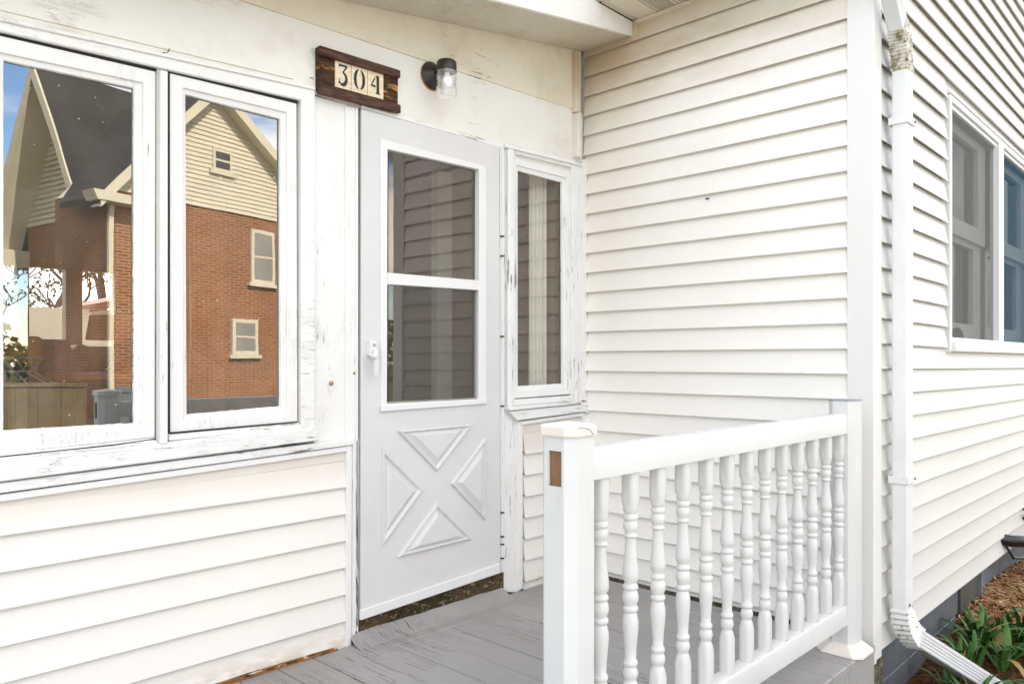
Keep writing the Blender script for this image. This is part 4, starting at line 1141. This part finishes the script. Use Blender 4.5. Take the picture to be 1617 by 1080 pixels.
texts = ['left of the downspout end', 'under the slanted downspout', 'against the grey foundation', 'beside the straw heap', 'at the front of the bed', 'at the bottom right of the bed']
for i, p in enumerate(spots):
    wt = texts[0] if p.x < 3.7 else texts[1] if p.x < 4.0 else texts[3] if p.x > 4.7 else texts[2] if p.y > -1.7 else texts[4]
    cs = random.choice((.72, .95, 1.15)); word = {.72: 'small', .95: 'middling', 1.15: 'large'}[cs]
    tint = random.choice(('low', 'upright'))
    r = root('leafy_plant', (p.x, p.y, bedz(p.x, p.y)), '%s %s clump of strappy green leaves %s' % (word, tint, wt), 'plant', 'green clumps in the flower bed')
    r.scale = (cs * (1.15 if tint == 'low' else .9), cs * (1.15 if tint == 'low' else .9), cs * (.8 if tint == 'low' else 1.1))
    for k in range(random.randint(10, 14)):
        lf = bpy.data.objects.new('leaf', random.choice(LM)); COL.objects.link(lf); lf.parent = r
        lf.rotation_euler = (random.uniform(-.15, .15), random.uniform(.0, .40), random.uniform(0, 6.28)); s = random.uniform(.75, 1.15); lf.scale = (s, s, s)
        lf.location = (random.uniform(-.02, .02), random.uniform(-.02, .02), -.01)

# ------------------------------------------------------------------ rooms behind the glass
RY = 3.3
room = obj('room_wall', box(-1.7, -1.6, .1, RY + .1, -.3, 2.3), M_IWALL, house)
obj('room_wall', box(3.05, 3.15, .1, RY + .1, -.3, 2.75), M_IWALL, house)
obj('room_floor', box(-1.6, 3.05, .1, RY, -.3, -.25), M_IFLOOR, house)
obj('room_ceiling', box(-1.6, 3.05, .1, RY, 2.22, 2.25), M_IWALL, house)
# partition between the sun room and the entry
# back wall with two bright windows: openings measured through the left pane
holes = []
for (u0, u1, v0, v1) in ((4, 27, 418, 545), (46, 104, 423, 545), (130, 182, 427, 545)):
    a, b = py(u0, v0, RY), py(u1, v1, RY); holes.append((a.x, b.x, min(a.z, b.z), max(a.z, b.z)))
zl, zh = min(h[2] for h in holes), max(h[3] for h in holes)
xs = [-1.6]; 
for h in holes: xs += [h[0], h[1]]
xs.append(3.05)
bm = bmesh.new()
for i in range(0, len(xs), 2): box(xs[i], xs[i + 1], RY, RY + .08, zl, zh, bm)
box(-1.6, 3.05, RY, RY + .08, -.25, zl - .001, bm); box(-1.6, 3.05, RY, RY + .08, zh + .001, 2.22, bm)
obj('rear_room_wall', bm, M_IGREY, house)
# brown plank wall and door seen through the second pane
PL = py(357, 600, 2.3); PR = py(432, 600, 2.3)
for k in range(8):
    z0 = -.2 + k * .145
    obj('plank', box(PL.x, PR.x, 2.3 + .004 * (k % 2), 2.33, z0, z0 + .142, bev=.003), M_IPLANK if k < 4 else M_IWOOD, room)
a, b = py(300, 470, 2.25), py(352, 650, 2.25)
obj('doorway_frame', ring([Vector((x, 2.22, z)) for x, z in ((a.x, b.z), (b.x, b.z), (b.x, 2.1), (a.x, 2.1))], [Vector((x, 2.22, z)) for x, z in ((a.x + .09, b.z + .08), (b.x - .09, b.z + .08), (b.x - .09, 1.05), (a.x + .09, 1.05))], (0, .04, 0)), M_IWOOD, room)
# ledge inside
obj('room_shelf', box(py(298, 650, .3).x, py(352, 650, .3).x, .22, .4, .70, .74), M_IGREY, room)

def cushion_box(name, x0, x1, y0, y1, z0, z1, mat, parent, r=.05):
    bm = box(x0, x1, y0, y1, z0, z1); bevel(bm, r, 4); return obj(name, bm, mat, parent, smooth=60)
sx0, sx1 = py(62, 600, 2.7).x, py(150, 600, 2.7).x
sofa = root('sofa', ((sx0 + sx1) / 2, 2.75, -.25), 'brown tweed sofa under the rear windows inside the porch room', 'sofa')
st_ = py(100, 541, 2.7).z
n = 3
for i in range(3):
    a = sx0 + (sx1 - sx0) * i / 3; b = sx0 + (sx1 - sx0) * (i + 1) / 3
    cushion_box('back_cushion', a + .01, b - .01, 2.75, 2.98, .25, st_ + random.uniform(-.01, .02), M_SOFA, sofa)
    cushion_box('seat_cushion', a + .01, b - .01, 2.2, 2.74, .02, .24, M_SOFA, sofa)
cushion_box('arm', sx1, sx1 + .2, 2.2, 2.98, -.2, .5, M_SOFA, sofa)
cushion_box('base', sx0, sx1, 2.22, 2.97, -.2, .01, M_SOFA, sofa, .02)
ax = py(40, 560, 2.3)
arm = root('armchair', (ax.x, 2.4, -.25), 'grey upholstered armchair at the left of the sofa', 'armchair')
cushion_box('back', ax.x - .05, ax.x + .28, 2.45, 2.65, .1, py(40, 535, 2.5).z, M_SOFAG, arm)
cushion_box('seat', ax.x - .3, ax.x + .28, 1.95, 2.45, -.15, .2, M_SOFAG, arm)
oc = py(16, 560, 2.2)
tag(cushion_box('cushion', oc.x - .12, oc.x + .13, 2.05, 2.2, oc.z - .05, py(16, 530, 2.1).z, M_ORANGE, None, .05), 'orange cushion at the left edge of the porch room', 'cushion')
# table lamp
tl = py(185, 560, 2.0)
lampr = root('table_lamp', (tl.x, 2.0, .42), 'table lamp with turned dark base and rust coloured drum shade', 'lamp')
k_ = (py(185, 499, 2.0).z, py(185, 537, 2.0).z, py(185, 588, 2.0).z)
obj('shade', lathe([(.155, k_[1]), (.155, k_[1] + .005), (.135, k_[0]), (.130, k_[0])], 28, (tl.x, 2.0, 0)), M_SHADE, lampr, smooth=40)
hh = k_[1] - k_[2]
obj('base', lathe([(.06, k_[2]), (.065, k_[2] + .01), (.03, k_[2] + .04), (.045, k_[2] + .25 * hh), (.05, k_[2] + .4 * hh), (.018, k_[2] + .5 * hh), (.035, k_[2] + .62 * hh), (.014, k_[2] + .7 * hh), (.02, k_[2] + .85 * hh), (.01, k_[1])], 18, (tl.x, 2.0, 0)), M_DARKWOOD, lampr, smooth=50)
tb = root('side_table', (tl.x, 2.0, -.25), 'small dark wooden table carrying the lamp', 'table')
obj('table_top', box(tl.x - .28, tl.x + .28, 1.75, 2.25, k_[2] - .035, k_[2] - .001, bev=.004), M_IWOOD, tb)
for dx in (-.24, .24):
    for dy in (-.2, .2): obj('leg', box(tl.x + dx - .02, tl.x + dx + .02, 2 + dy - .02, 2 + dy + .02, -.25, k_[2] - .036), M_DARKWOOD, tb)
# wicker stand
wk = py(28, 600, 1.5)
wr = root('wicker_stand', (wk.x, 1.5, -.25), 'pale wicker plant stand at the left inside the window', 'plant stand')
bm = bmesh.new()
z0_, z1_ = py(28, 608, 1.5).z, py(28, 565, 1.5).z
for rr_, zz in ((.10, z1_), (.07, (z0_ + z1_) / 2), (.15, z0_)):
    pts = [Vector((wk.x + rr_ * math.cos(a * .35), 1.5 + rr_ * math.sin(a * .35), zz)) for a in range(19)]
    sweep(circ(.006, 6), pts, Vector((0, 0, 1)), bm)
obj('hoop', bm, M_WICKER, wr)
for i in range(10):
    a = i * .628
    pts = [Vector((wk.x + .10 * math.cos(a), 1.5 + .10 * math.sin(a), z1_)), Vector((wk.x + .065 * math.cos(a + .5), 1.5 + .065 * math.sin(a + .5), (z0_ + z1_) / 2)), Vector((wk.x + .15 * math.cos(a + 1), 1.5 + .15 * math.sin(a + 1), z0_))]
    obj('cane', sweep(circ(.005, 5), pts, Vector((0, 0, 1))), M_WICKER, wr)
obj('leg', box(wk.x - .03, wk.x + .03, 1.47, 1.53, -.25, z0_), M_WICKER, wr)

# entry behind the storm door: inner doorway trim, curtain, warm lamp
def cur(x0, x1, y, z0, z1, mat, label, nw=9, amp=.02):
    bm = bmesh.new(); r = []; n = nw * 6
    for i in range(n + 1):
        x = x0 + (x1 - x0) * i / n; yy = y + amp * math.sin(i * 2 * math.pi / 6 + math.sin(i * .5))
        r.append((bm.verts.new((x, yy, z0)), bm.verts.new((x, yy, z1))))
    for p, q in zip(r, r[1:]): bm.faces.new((p[0], q[0], q[1], p[1]))
    o = obj('curtain', bm, mat, smooth=True); tag(o, label, 'curtain'); return o
a, b = py(690, 500, .9), py(733, 500, .9)
obj('inner_door_trim', box(a.x, b.x, .9, .95, -.25, 2.2), M_CURT, house)
obj('inner_wall', box(b.x + .1, 3.04, 1.6, 1.65, -.25, 2.2), M_IPLANK, house)
a, b = py(838, 500, .12), py(862, 500, .12)
cur(a.x, b.x, .13, .3, 2.15, M_CURT, 'cream curtain hanging inside the narrow window', 4)
a, b = py(877, 500, .1), py(886, 500, .1)
cur(a.x, b.x, .11, .3, 2.15, M_CURT, 'thin strip of cream curtain at the right edge of the narrow window', 2, .01)
M_GLOW = bpy.data.materials.new('lamp_glow'); M_GLOW.use_nodes = True
nn = M_GLOW.node_tree.nodes; em = nn.new('ShaderNodeEmission'); em.inputs['Color'].default_value = (1, .55, .18, 1); em.inputs['Strength'].default_value = 6
M_GLOW.node_tree.links.new(em.outputs[0], nn['Material Output'].inputs['Surface'])
a, b = py(815, 500, .9), py(839, 500, .9)
obj('inner_door', box(a.x, b.x, .9, .93, py(820, 640, .9).z, py(820, 455, .9).z), M_IWOOD, house)
gp = py(828, 513, .8)
hl = root('hall_lamp', gp, 'small lit wall lamp with warm glow inside the narrow window', 'lamp')
obj('bulb', lathe([(.004, -.03), (.018, -.015), (.02, .0), (.012, .02), (.004, .028)], 14, gp), M_GLOW, hl, smooth=True)
obj('bracket', box(gp.x - .01, gp.x + .01, gp.y, gp.y + .05, gp.z - .06, gp.z - .03), M_BRASS, hl)
g2_ = py(828, 437, .8)
obj('shade', lathe([(.035, -.012), (.03, .012)], 14, g2_), M_GLOW, hl, smooth=True)
ld = bpy.data.lights.new('hall_lamp_light', 'POINT'); ld.energy = 4.0; ld.color = (1, .6, .28); ld.shadow_soft_size = .03
lo_ = bpy.data.objects.new('hall_lamp_light', ld); COL.objects.link(lo_); lo_.location = (0, -.06, 0); lo_.parent = hl

# ------------------------------------------------------------------ garage seen through the porch room
gg = root('garage', (6, 14, GZ), 'white garage with red roof and brick corner beyond the rear windows', 'garage')
a = py(60, 500, 14).x
obj('wall', box(a - 2, a + 4.5, 14, 18, GZ, 2.1), M_CREAM, gg)
obj('brick_corner', box(a + 2.6, a + 5.0, 13.6, 13.98, GZ, 1.9), M_BRICK, gg)
obj('gable', prism([Vector((a + 1.2, 13.9, 2.0)), Vector((a + 5.4, 13.9, 2.0)), Vector((a + 5.4, 13.9, 3.1))], (0, 4, 0)), M_CREAM, gg)
obj('roof', prism([Vector((a + .9, 13.7, 2.05)), Vector((a + 5.6, 13.7, 3.3)), Vector((a + 5.6, 13.7, 3.5)), Vector((a + .9, 13.7, 2.2))], (0, 4.5, 0)), plain('red_shingle', (.20, .07, .045), .9, .3, 12), gg)

# ------------------------------------------------------------------ brick neighbour across the yard (mirrored in the panes)
MG = .018
def virt(u, v, depth): return CAM + ray(u, v) * (depth / FPX)
def mir(p): return Vector((p.x, 2 * MG - p.y, p.z))
nb = root('brick_house', (0, -18, GZ), 'red brick neighbour house with cream gable across the yard', 'house')
K0 = 20.0
A0 = virt(293, 569.5, K0); th = rad(12.6); dF = Vector((math.cos(th), math.sin(th), 0)); nF = Vector((-math.sin(th), math.cos(th), 0))   # along / into the facade (mirror space)
def onfac(u, v, off=0):
    r = ray(u, v); o_ = A0 + nF * off
    t = (o_ - CAM).dot(nF) / r.dot(nF); return CAM + r * t
def sz(u, v): p = onfac(u, v); return (p - A0).dot(dF), p.z
def fp(s, z, off=0): return mir(A0 + dF * s + nF * off + Vector((0, 0, z - A0.z)))
def nprism(name, sz_pts, o0, o1, mat, parent=nb, back=None):
    bm = bmesh.new()
    a = [bm.verts.new(fp(s, z, o0)) for s, z in sz_pts]; b = [bm.verts.new(fp(s, z, back[i] if back else o1)) for i, (s, z) in enumerate(sz_pts)]; n = len(sz_pts)
    bm.faces.new(a); bm.faces.new(b[::-1])
    for i in range(n): bm.faces.new((a[i], b[i], b[(i + 1) % n], a[(i + 1) % n]))
    return obj(name, bm, mat, parent)
sL = -2.05; sR = 5.0; zE = 5.17; sM = .75; zA = 8.27
nprism('wall', [(sL, GZ - .1), (sR, GZ - .1), (sR, zE), (sL, zE)], 0, 2.35, M_BRICK)
gm = nprism('gable', [(sL, zE), (sR, zE), (sM, zA)], -.02, 2.3, M_CREAM)
nb_b = bmesh.new()
z = zE
while z < zA - .2:
    f0, f1 = (zA - z) / (zA - zE), max((zA - z - .115) / (zA - zE), .01)
    pts = [(sM - (sM - sL) * f0, z), (sM + (sR - sM) * f0, z), (sM + (sR - sM) * f1, z + .115), (sM - (sM - sL) * f1, z + .115)]
    a = [nb_b.verts.new(fp(s, zz, -.05 if i < 2 else -.025)) for i, (s, zz) in enumerate(pts)]; b = [nb_b.verts.new(fp(s, zz, -.019)) for s, zz in pts]
    nb_b.faces.new(a)
    for i in range(4): nb_b.faces.new((a[i], b[i], b[(i + 1) % 4], a[(i + 1) % 4]))
    z += .12
tag(obj('clapboard', nb_b, M_CREAM, nb), kind='stuff')
def rake(s0, z0, s1, z1, t=.28, o0=-.35, o1=4.0, name='roof', mat=M_SHINGLE, lift=.05, back=None):
    return nprism(name, [(s0, z0 + lift), (s1, z1 + lift), (s1, z1 + lift + t), (s0, z0 + lift + t)], o0, o1, mat, nb, back)
ov = .45
for sg_ in (-1, 1):
    slope = (zA - zE) / (sM - sL if sg_ < 0 else sR - sM)
    se = (sL if sg_ < 0 else sR) + sg_ * ov; ze = zE - slope * ov
    rake(se, ze, sM, zA, .16, lift=.06, back=(1.3, 4, 4, 1.3))
    rake(se, ze, sM, zA, .30, -.42, -.36, 'rake_board', M_CREAM, -.04)
    rake(se, ze, sM, zA, .04, -.36, -.03, 'rake_soffit', M_CREAM, -.02)
# eave return with gutter at the left
nprism('eave_return', [(sL - .55, zE - .38), (sL + 1.0, zE - .38), (sL + 1.0, zE - .16), (sL - .65, zE - .16)], -.45, .02, M_CREAM)
def nwin(u0, u1, v0, v1, mat, blind=None, name='window'):
    s0, z1_ = sz(u0, v0); s1, z0_ = sz(u1, v1)
    f = nprism(name, [(s0, z0_), (s1, z0_), (s1, z1_), (s0, z1_)], -.08, .02, M_CREAM)
    m = .12 * (s1 - s0)
    zm = (z0_ + z1_) / 2
    for a_, b_ in ((z0_ + m, zm - .03), (zm + .03, z1_ - m)):
        bm = bmesh.new(); q = [bm.verts.new(fp(s, zz, -.085)) for s, zz in ((s0 + m, a_), (s1 - m, a_), (s1 - m, b_), (s0 + m, b_))]; bm.faces.new(q)
        obj('pane', bm, mat, f)
    o_ = nprism('sill', [(s0 - .1, z0_ - .1), (s1 + .1, z0_ - .1), (s1 + .1, z0_ - .005), (s0 - .1, z0_ - .005)], -.12, .0, M_CREAM)
nwin(333, 364, 233, 276, M_WINDK)
nwin(394, 431, 362, 450, M_BLIND)
nwin(365, 405, 503, 560, M_BLIND)
def npipe(u, v0, v1, off=-.12, foot=True, wd=.11, kick=1):
    s, z1_ = sz(u, v0); _, z0_ = sz(u, v1)
    o_ = nprism('drainpipe', [(s - wd / 2, z0_), (s + wd / 2, z0_), (s + wd / 2, z1_), (s - wd / 2, z1_)], off, off + .08, M_CREAM)
    if foot: nprism('drainpipe', [(s - wd / 2, z0_ + .02), (s + wd / 2, z0_ + .02), (s + wd / 2 + .75 * kick, z0_ - .5), (s + .75 * kick - wd / 2, z0_ - .5)], off, off + .08, M_CREAM)
npipe(172, 325, 628)
# main block with ridge running to the right, its gable end turned to the left
apx = virt(58, HV, 24.75); gdir = nF.copy(); rdir = dF.copy(); gw_ = 4.17
apx = CAM + (apx - CAM) * .85
N0 = apx - gdir * gw_ / 2 + rdir * .82; N0.z = HV * 0
zEQ = 5.05; zAQ = 8.9
def q(a, r, z): p = N0 + gdir * a + rdir * r; p.z = z; return mir(p)
def qprism(name, prof, r0, r1, mat, parent=nb):
    bm = bmesh.new(); a = [bm.verts.new(q(x, r0, z)) for x, z in prof]; b = [bm.verts.new(q(x, r1, z)) for x, z in prof]; n = len(prof)
    bm.faces.new(a); bm.faces.new(b[::-1])
    for i in range(n): bm.faces.new((a[i], b[i], b[(i + 1) % n], a[(i + 1) % n]))
    return obj(name, bm, mat, parent)
LQ = 5.6
qprism('wall', [(0, GZ - .1), (gw_, GZ - .1), (gw_, zEQ), (0, zEQ)], 0, LQ, M_BRICK)
qprism('gable', [(0, zEQ), (gw_, zEQ), (gw_ / 2, zAQ)], -.02, LQ, M_CREAM)
bm = bmesh.new(); z = zEQ
while z < zAQ - .3:
    h1 = (zAQ - z) / (zAQ - zEQ) * gw_ / 2; h2 = (zAQ - z - .14) / (zAQ - zEQ) * gw_ / 2
    a = [bm.verts.new(q(x, r_, zz)) for x, r_, zz in ((gw_ / 2 - h1, -.07, z), (gw_ / 2 + h1, -.07, z), (gw_ / 2 + h2, -.03, z + .14), (gw_ / 2 - h2, -.03, z + .14))]; bm.faces.new(a)
    b = [bm.verts.new(q(x, -.021, z)) for x in (gw_ / 2 - h1, gw_ / 2 + h1)]; bm.faces.new((a[0], a[1], b[1], b[0]))
    z += .15
tag(obj('clapboard', bm, M_CREAM, nb), kind='stuff')
sq_ = (zAQ - zEQ) / (gw_ / 2)
for s_, e_ in ((0, -.5), (gw_, gw_ + .5)):
    z_ = zEQ - sq_ * .5
    qprism('roof', [(e_, z_ + .1), (gw_ / 2, zAQ + .1), (gw_ / 2, zAQ + .35), (e_, z_ + .35)], -.9, LQ, M_SHINGLE)
    qprism('rake_board', [(e_, z_ - .1), (gw_ / 2, zAQ - .1), (gw_ / 2, zAQ + .33), (e_, z_ + .33)], -.96, -.9, M_CREAM)
    qprism('rake_soffit', [(e_, z_), (gw_ / 2, zAQ), (gw_ / 2, zAQ + .09), (e_, z_ + .09)], -.9, -.03, M_CREAM)
    qprism('eave_return', [(e_ - .05, z_ - .3), (e_ + (.6 if e_ < 0 else -.6), z_ - .3), (e_ + (.6 if e_ < 0 else -.6), z_ + .2), (e_ - .05, z_ + .2)], -.95, .3, M_CREAM)
qprism('gutter', [(-.65, zEQ - .65), (-.5, zEQ - .65), (-.5, zEQ - .5), (-.68, zEQ - .5)], -.3, 5, M_CREAM)
for a_, r_ in ((-.12, .4), (-.12, 2.2)):
    qprism('drainpipe', [(a_, .2), (a_ + .1, .2), (a_ + .1, zEQ - .5), (a_, zEQ - .5)], r_, r_ + .12, M_CREAM)

# low tan wall and grey bin in front of the neighbour
p0, p1 = mir(virt(-80, HV, 17)), mir(virt(138, HV, 17.5)); dd = (p1 - p0)
nrm = Vector((-dd.y, dd.x, 0)).normalized() * .2
zt_ = 1.09 - 42 * 17 / FPX
rw = root('garden_wall', p0, 'low tan panelled wall standing in the neighbour yard', 'wall')
for i in range(6):
    a, b = p0 + dd * (i / 6), p0 + dd * ((i + 1) / 6 - .004)
    obj('panel', prism([Vector((c_.x, c_.y, z_)) for c_, z_ in ((a, GZ - .1), (b, GZ - .1), (b, zt_), (a, zt_))], nrm), M_TAN, rw)
obj('coping', prism([Vector((c_.x, c_.y, z_)) - nrm * .15 for c_, z_ in ((p0, zt_ + .002), (p1, zt_ + .002), (p1, zt_ + .09), (p0, zt_ + .09))], nrm * 1.3), M_TAN, rw)
bp = mir(virt(199, HV, 12.5)); bw = 13.5 * 12.5 / FPX; bz0 = 1.09 - 104 * 12.5 / FPX; bz1 = 1.09 - 40 * 12.5 / FPX
bn = root('trash_bin', (bp.x, bp.y, GZ), 'grey wheeled rubbish bin standing on the lawn', 'bin', rotz=.3)
bm = bmesh.new(); rr = []
hgt = bz1 - GZ
for s_, z_ in ((.8, .06), (.98, hgt * .9)): rr.append([bm.verts.new((bw * s_ * a, bw * s_ * b, z_)) for a, b in ((-1, -1), (1, -1), (1, 1), (-1, 1))])
for i in range(4): bm.faces.new((rr[0][i], rr[0][(i + 1) % 4], rr[1][(i + 1) % 4], rr[1][i]))
bm.faces.new(rr[0][::-1]); bm.faces.new(rr[1])
bevel(bm, .03, 2)
obj('tub', bm, M_BIN, bn, local=True)
obj('lid', box(-bw * 1.05, bw * 1.05, -bw * 1.05, bw * 1.1, hgt * .905, hgt, bev=.02), M_BIN, bn, local=True)
for sx_ in (-1, 1):
    obj('wheel', lathe([(.01, -.03), (.1, -.03), (.1, .03), (.01, .03)], 16, (sx_ * bw * .85, bw * .8, .1), axis='x'), M_BLACK, bn, local=True)

# trees: bare crowns beyond the neighbour and behind the garage
M_BARK = plain('bark', (.09, .07, .05), .9, .4, 12, bump=1)
M_FOL = plain('distant_foliage', (.06, .085, .03), .9, .4, 3)
def tree(name, loc, h, label, leaves=700, r=2.2, seed=1):
    random.seed(seed)
    t = root(name, loc, label, 'tree')
    bm = bmesh.new()
    tips = []
    def br(p, d, L_, rd, lv):
        pts = [p]; dd = d.copy()
        for i in range(4):
            dd = (dd + Vector((random.gauss(0, .12), random.gauss(0, .12), random.gauss(.03, .06)))).normalized(); pts.append(pts[-1] + dd * L_ / 4)
        n = len(pts); prev = None
        for i, q_ in enumerate(pts):
            rr_ = rd * (1 - .5 * i / (n - 1)); tt = (pts[min(i + 1, n - 1)] - pts[max(0, i - 1)]).normalized(); s_ = tt.cross(Vector((.3, .9, .2))).normalized(); u_ = s_.cross(tt)
            cur_ = [bm.verts.new(q_ + s_ * rr_ * math.cos(k * 1.2566) + u_ * rr_ * math.sin(k * 1.2566)) for k in range(5)]
            if prev:
                for k in range(5): bm.faces.new((prev[k], prev[(k + 1) % 5], cur_[(k + 1) % 5], cur_[k]))
            prev = cur_
        if lv > 0:
            for k in range(4):
                a_ = random.uniform(.35, 1); q_ = pts[min(4, 1 + int(a_ * 3.5))]
                nd = (dd + Vector((random.gauss(0, .7), random.gauss(0, .7), random.gauss(.1, .35)))).normalized(); br(q_, nd, L_ * random.uniform(.55, .78), rd * .5, lv - 1)
        else: tips.append(pts[-1])
    br(Vector((0, 0, -.2)), Vector((0, 0, 1)), h * .42, h * .028, 4)
    obj('trunk', bm, M_BARK, t, local=True)
    bm = bmesh.new()
    for k in range(leaves):
        p = random.choice(tips) + Vector((random.gauss(0, .2), random.gauss(0, .2), random.gauss(0, .2)))
        a_ = Vector((random.gauss(0, 1), random.gauss(0, 1), random.gauss(0, 1))).normalized() * .09; b_ = a_.cross(Vector((random.gauss(0, 1), random.gauss(0, 1), 1))).normalized() * .06
        bm.faces.new([bm.verts.new(p + v_) for v_ in (a_, b_, -a_, -b_)])
    tag(obj('crown', bm, M_FOL, t, local=True, keep=False), kind='stuff')
tree('bare_tree', mir(virt(8, HV, 34)) * 1 + Vector((0, 0, GZ - 1.09)), 9, 'thin tree in early leaf left of the brick neighbour house', 900, seed=5)
ta = py(70, 500, 24); tree('bare_tree', Vector((ta.x, 24, GZ)), 8, 'budding tree behind the garage, left of the two', 900, seed=7)
ta = py(165, 500, 27); tree('bare_tree', Vector((ta.x, 27, GZ)), 9, 'budding tree behind the garage, right of the two', 1100, seed=9)
tree('bare_tree', Vector((-14, -27, GZ)), 10, 'spreading tree in early leaf at the far end of the yard', 1000, seed=11)

# hedge and far trees closing the yard
random.seed(77)
def m_hedge():
    k = NB('far_leaves', .9, .1)
    oi = k.noise(.35, 5, .6)
    return k.done(k.mix(k.rng(oi, .35, .65), (.03, .04, .012), (.11, .12, .04)))
bm = bmesh.new()
for k in range(9000):
    x = random.uniform(-60, 45); hh = 2.4 + 1.6 * noise.noise(Vector((x * .12, 3, 0))) + 1.1 * noise.noise(Vector((x * .5, 7, 0)))
    p = Vector((x, -42 + random.gauss(0, .9), GZ + random.uniform(0, 1) ** .7 * hh * 1.5))
    a_ = Vector((random.gauss(0, 1), random.gauss(0, 1), random.gauss(0, 1))).normalized() * .28; b_ = a_.cross(Vector((random.gauss(0, 1), random.gauss(0, 1), 1))).normalized() * .2
    bm.faces.new([bm.verts.new(p + v_) for v_ in (a_, b_, -a_, -b_)])
tag(obj('far_hedge', bm, m_hedge(), keep=False), 'distant leafy hedge closing the far side of the yard', 'hedge', kind='stuff')
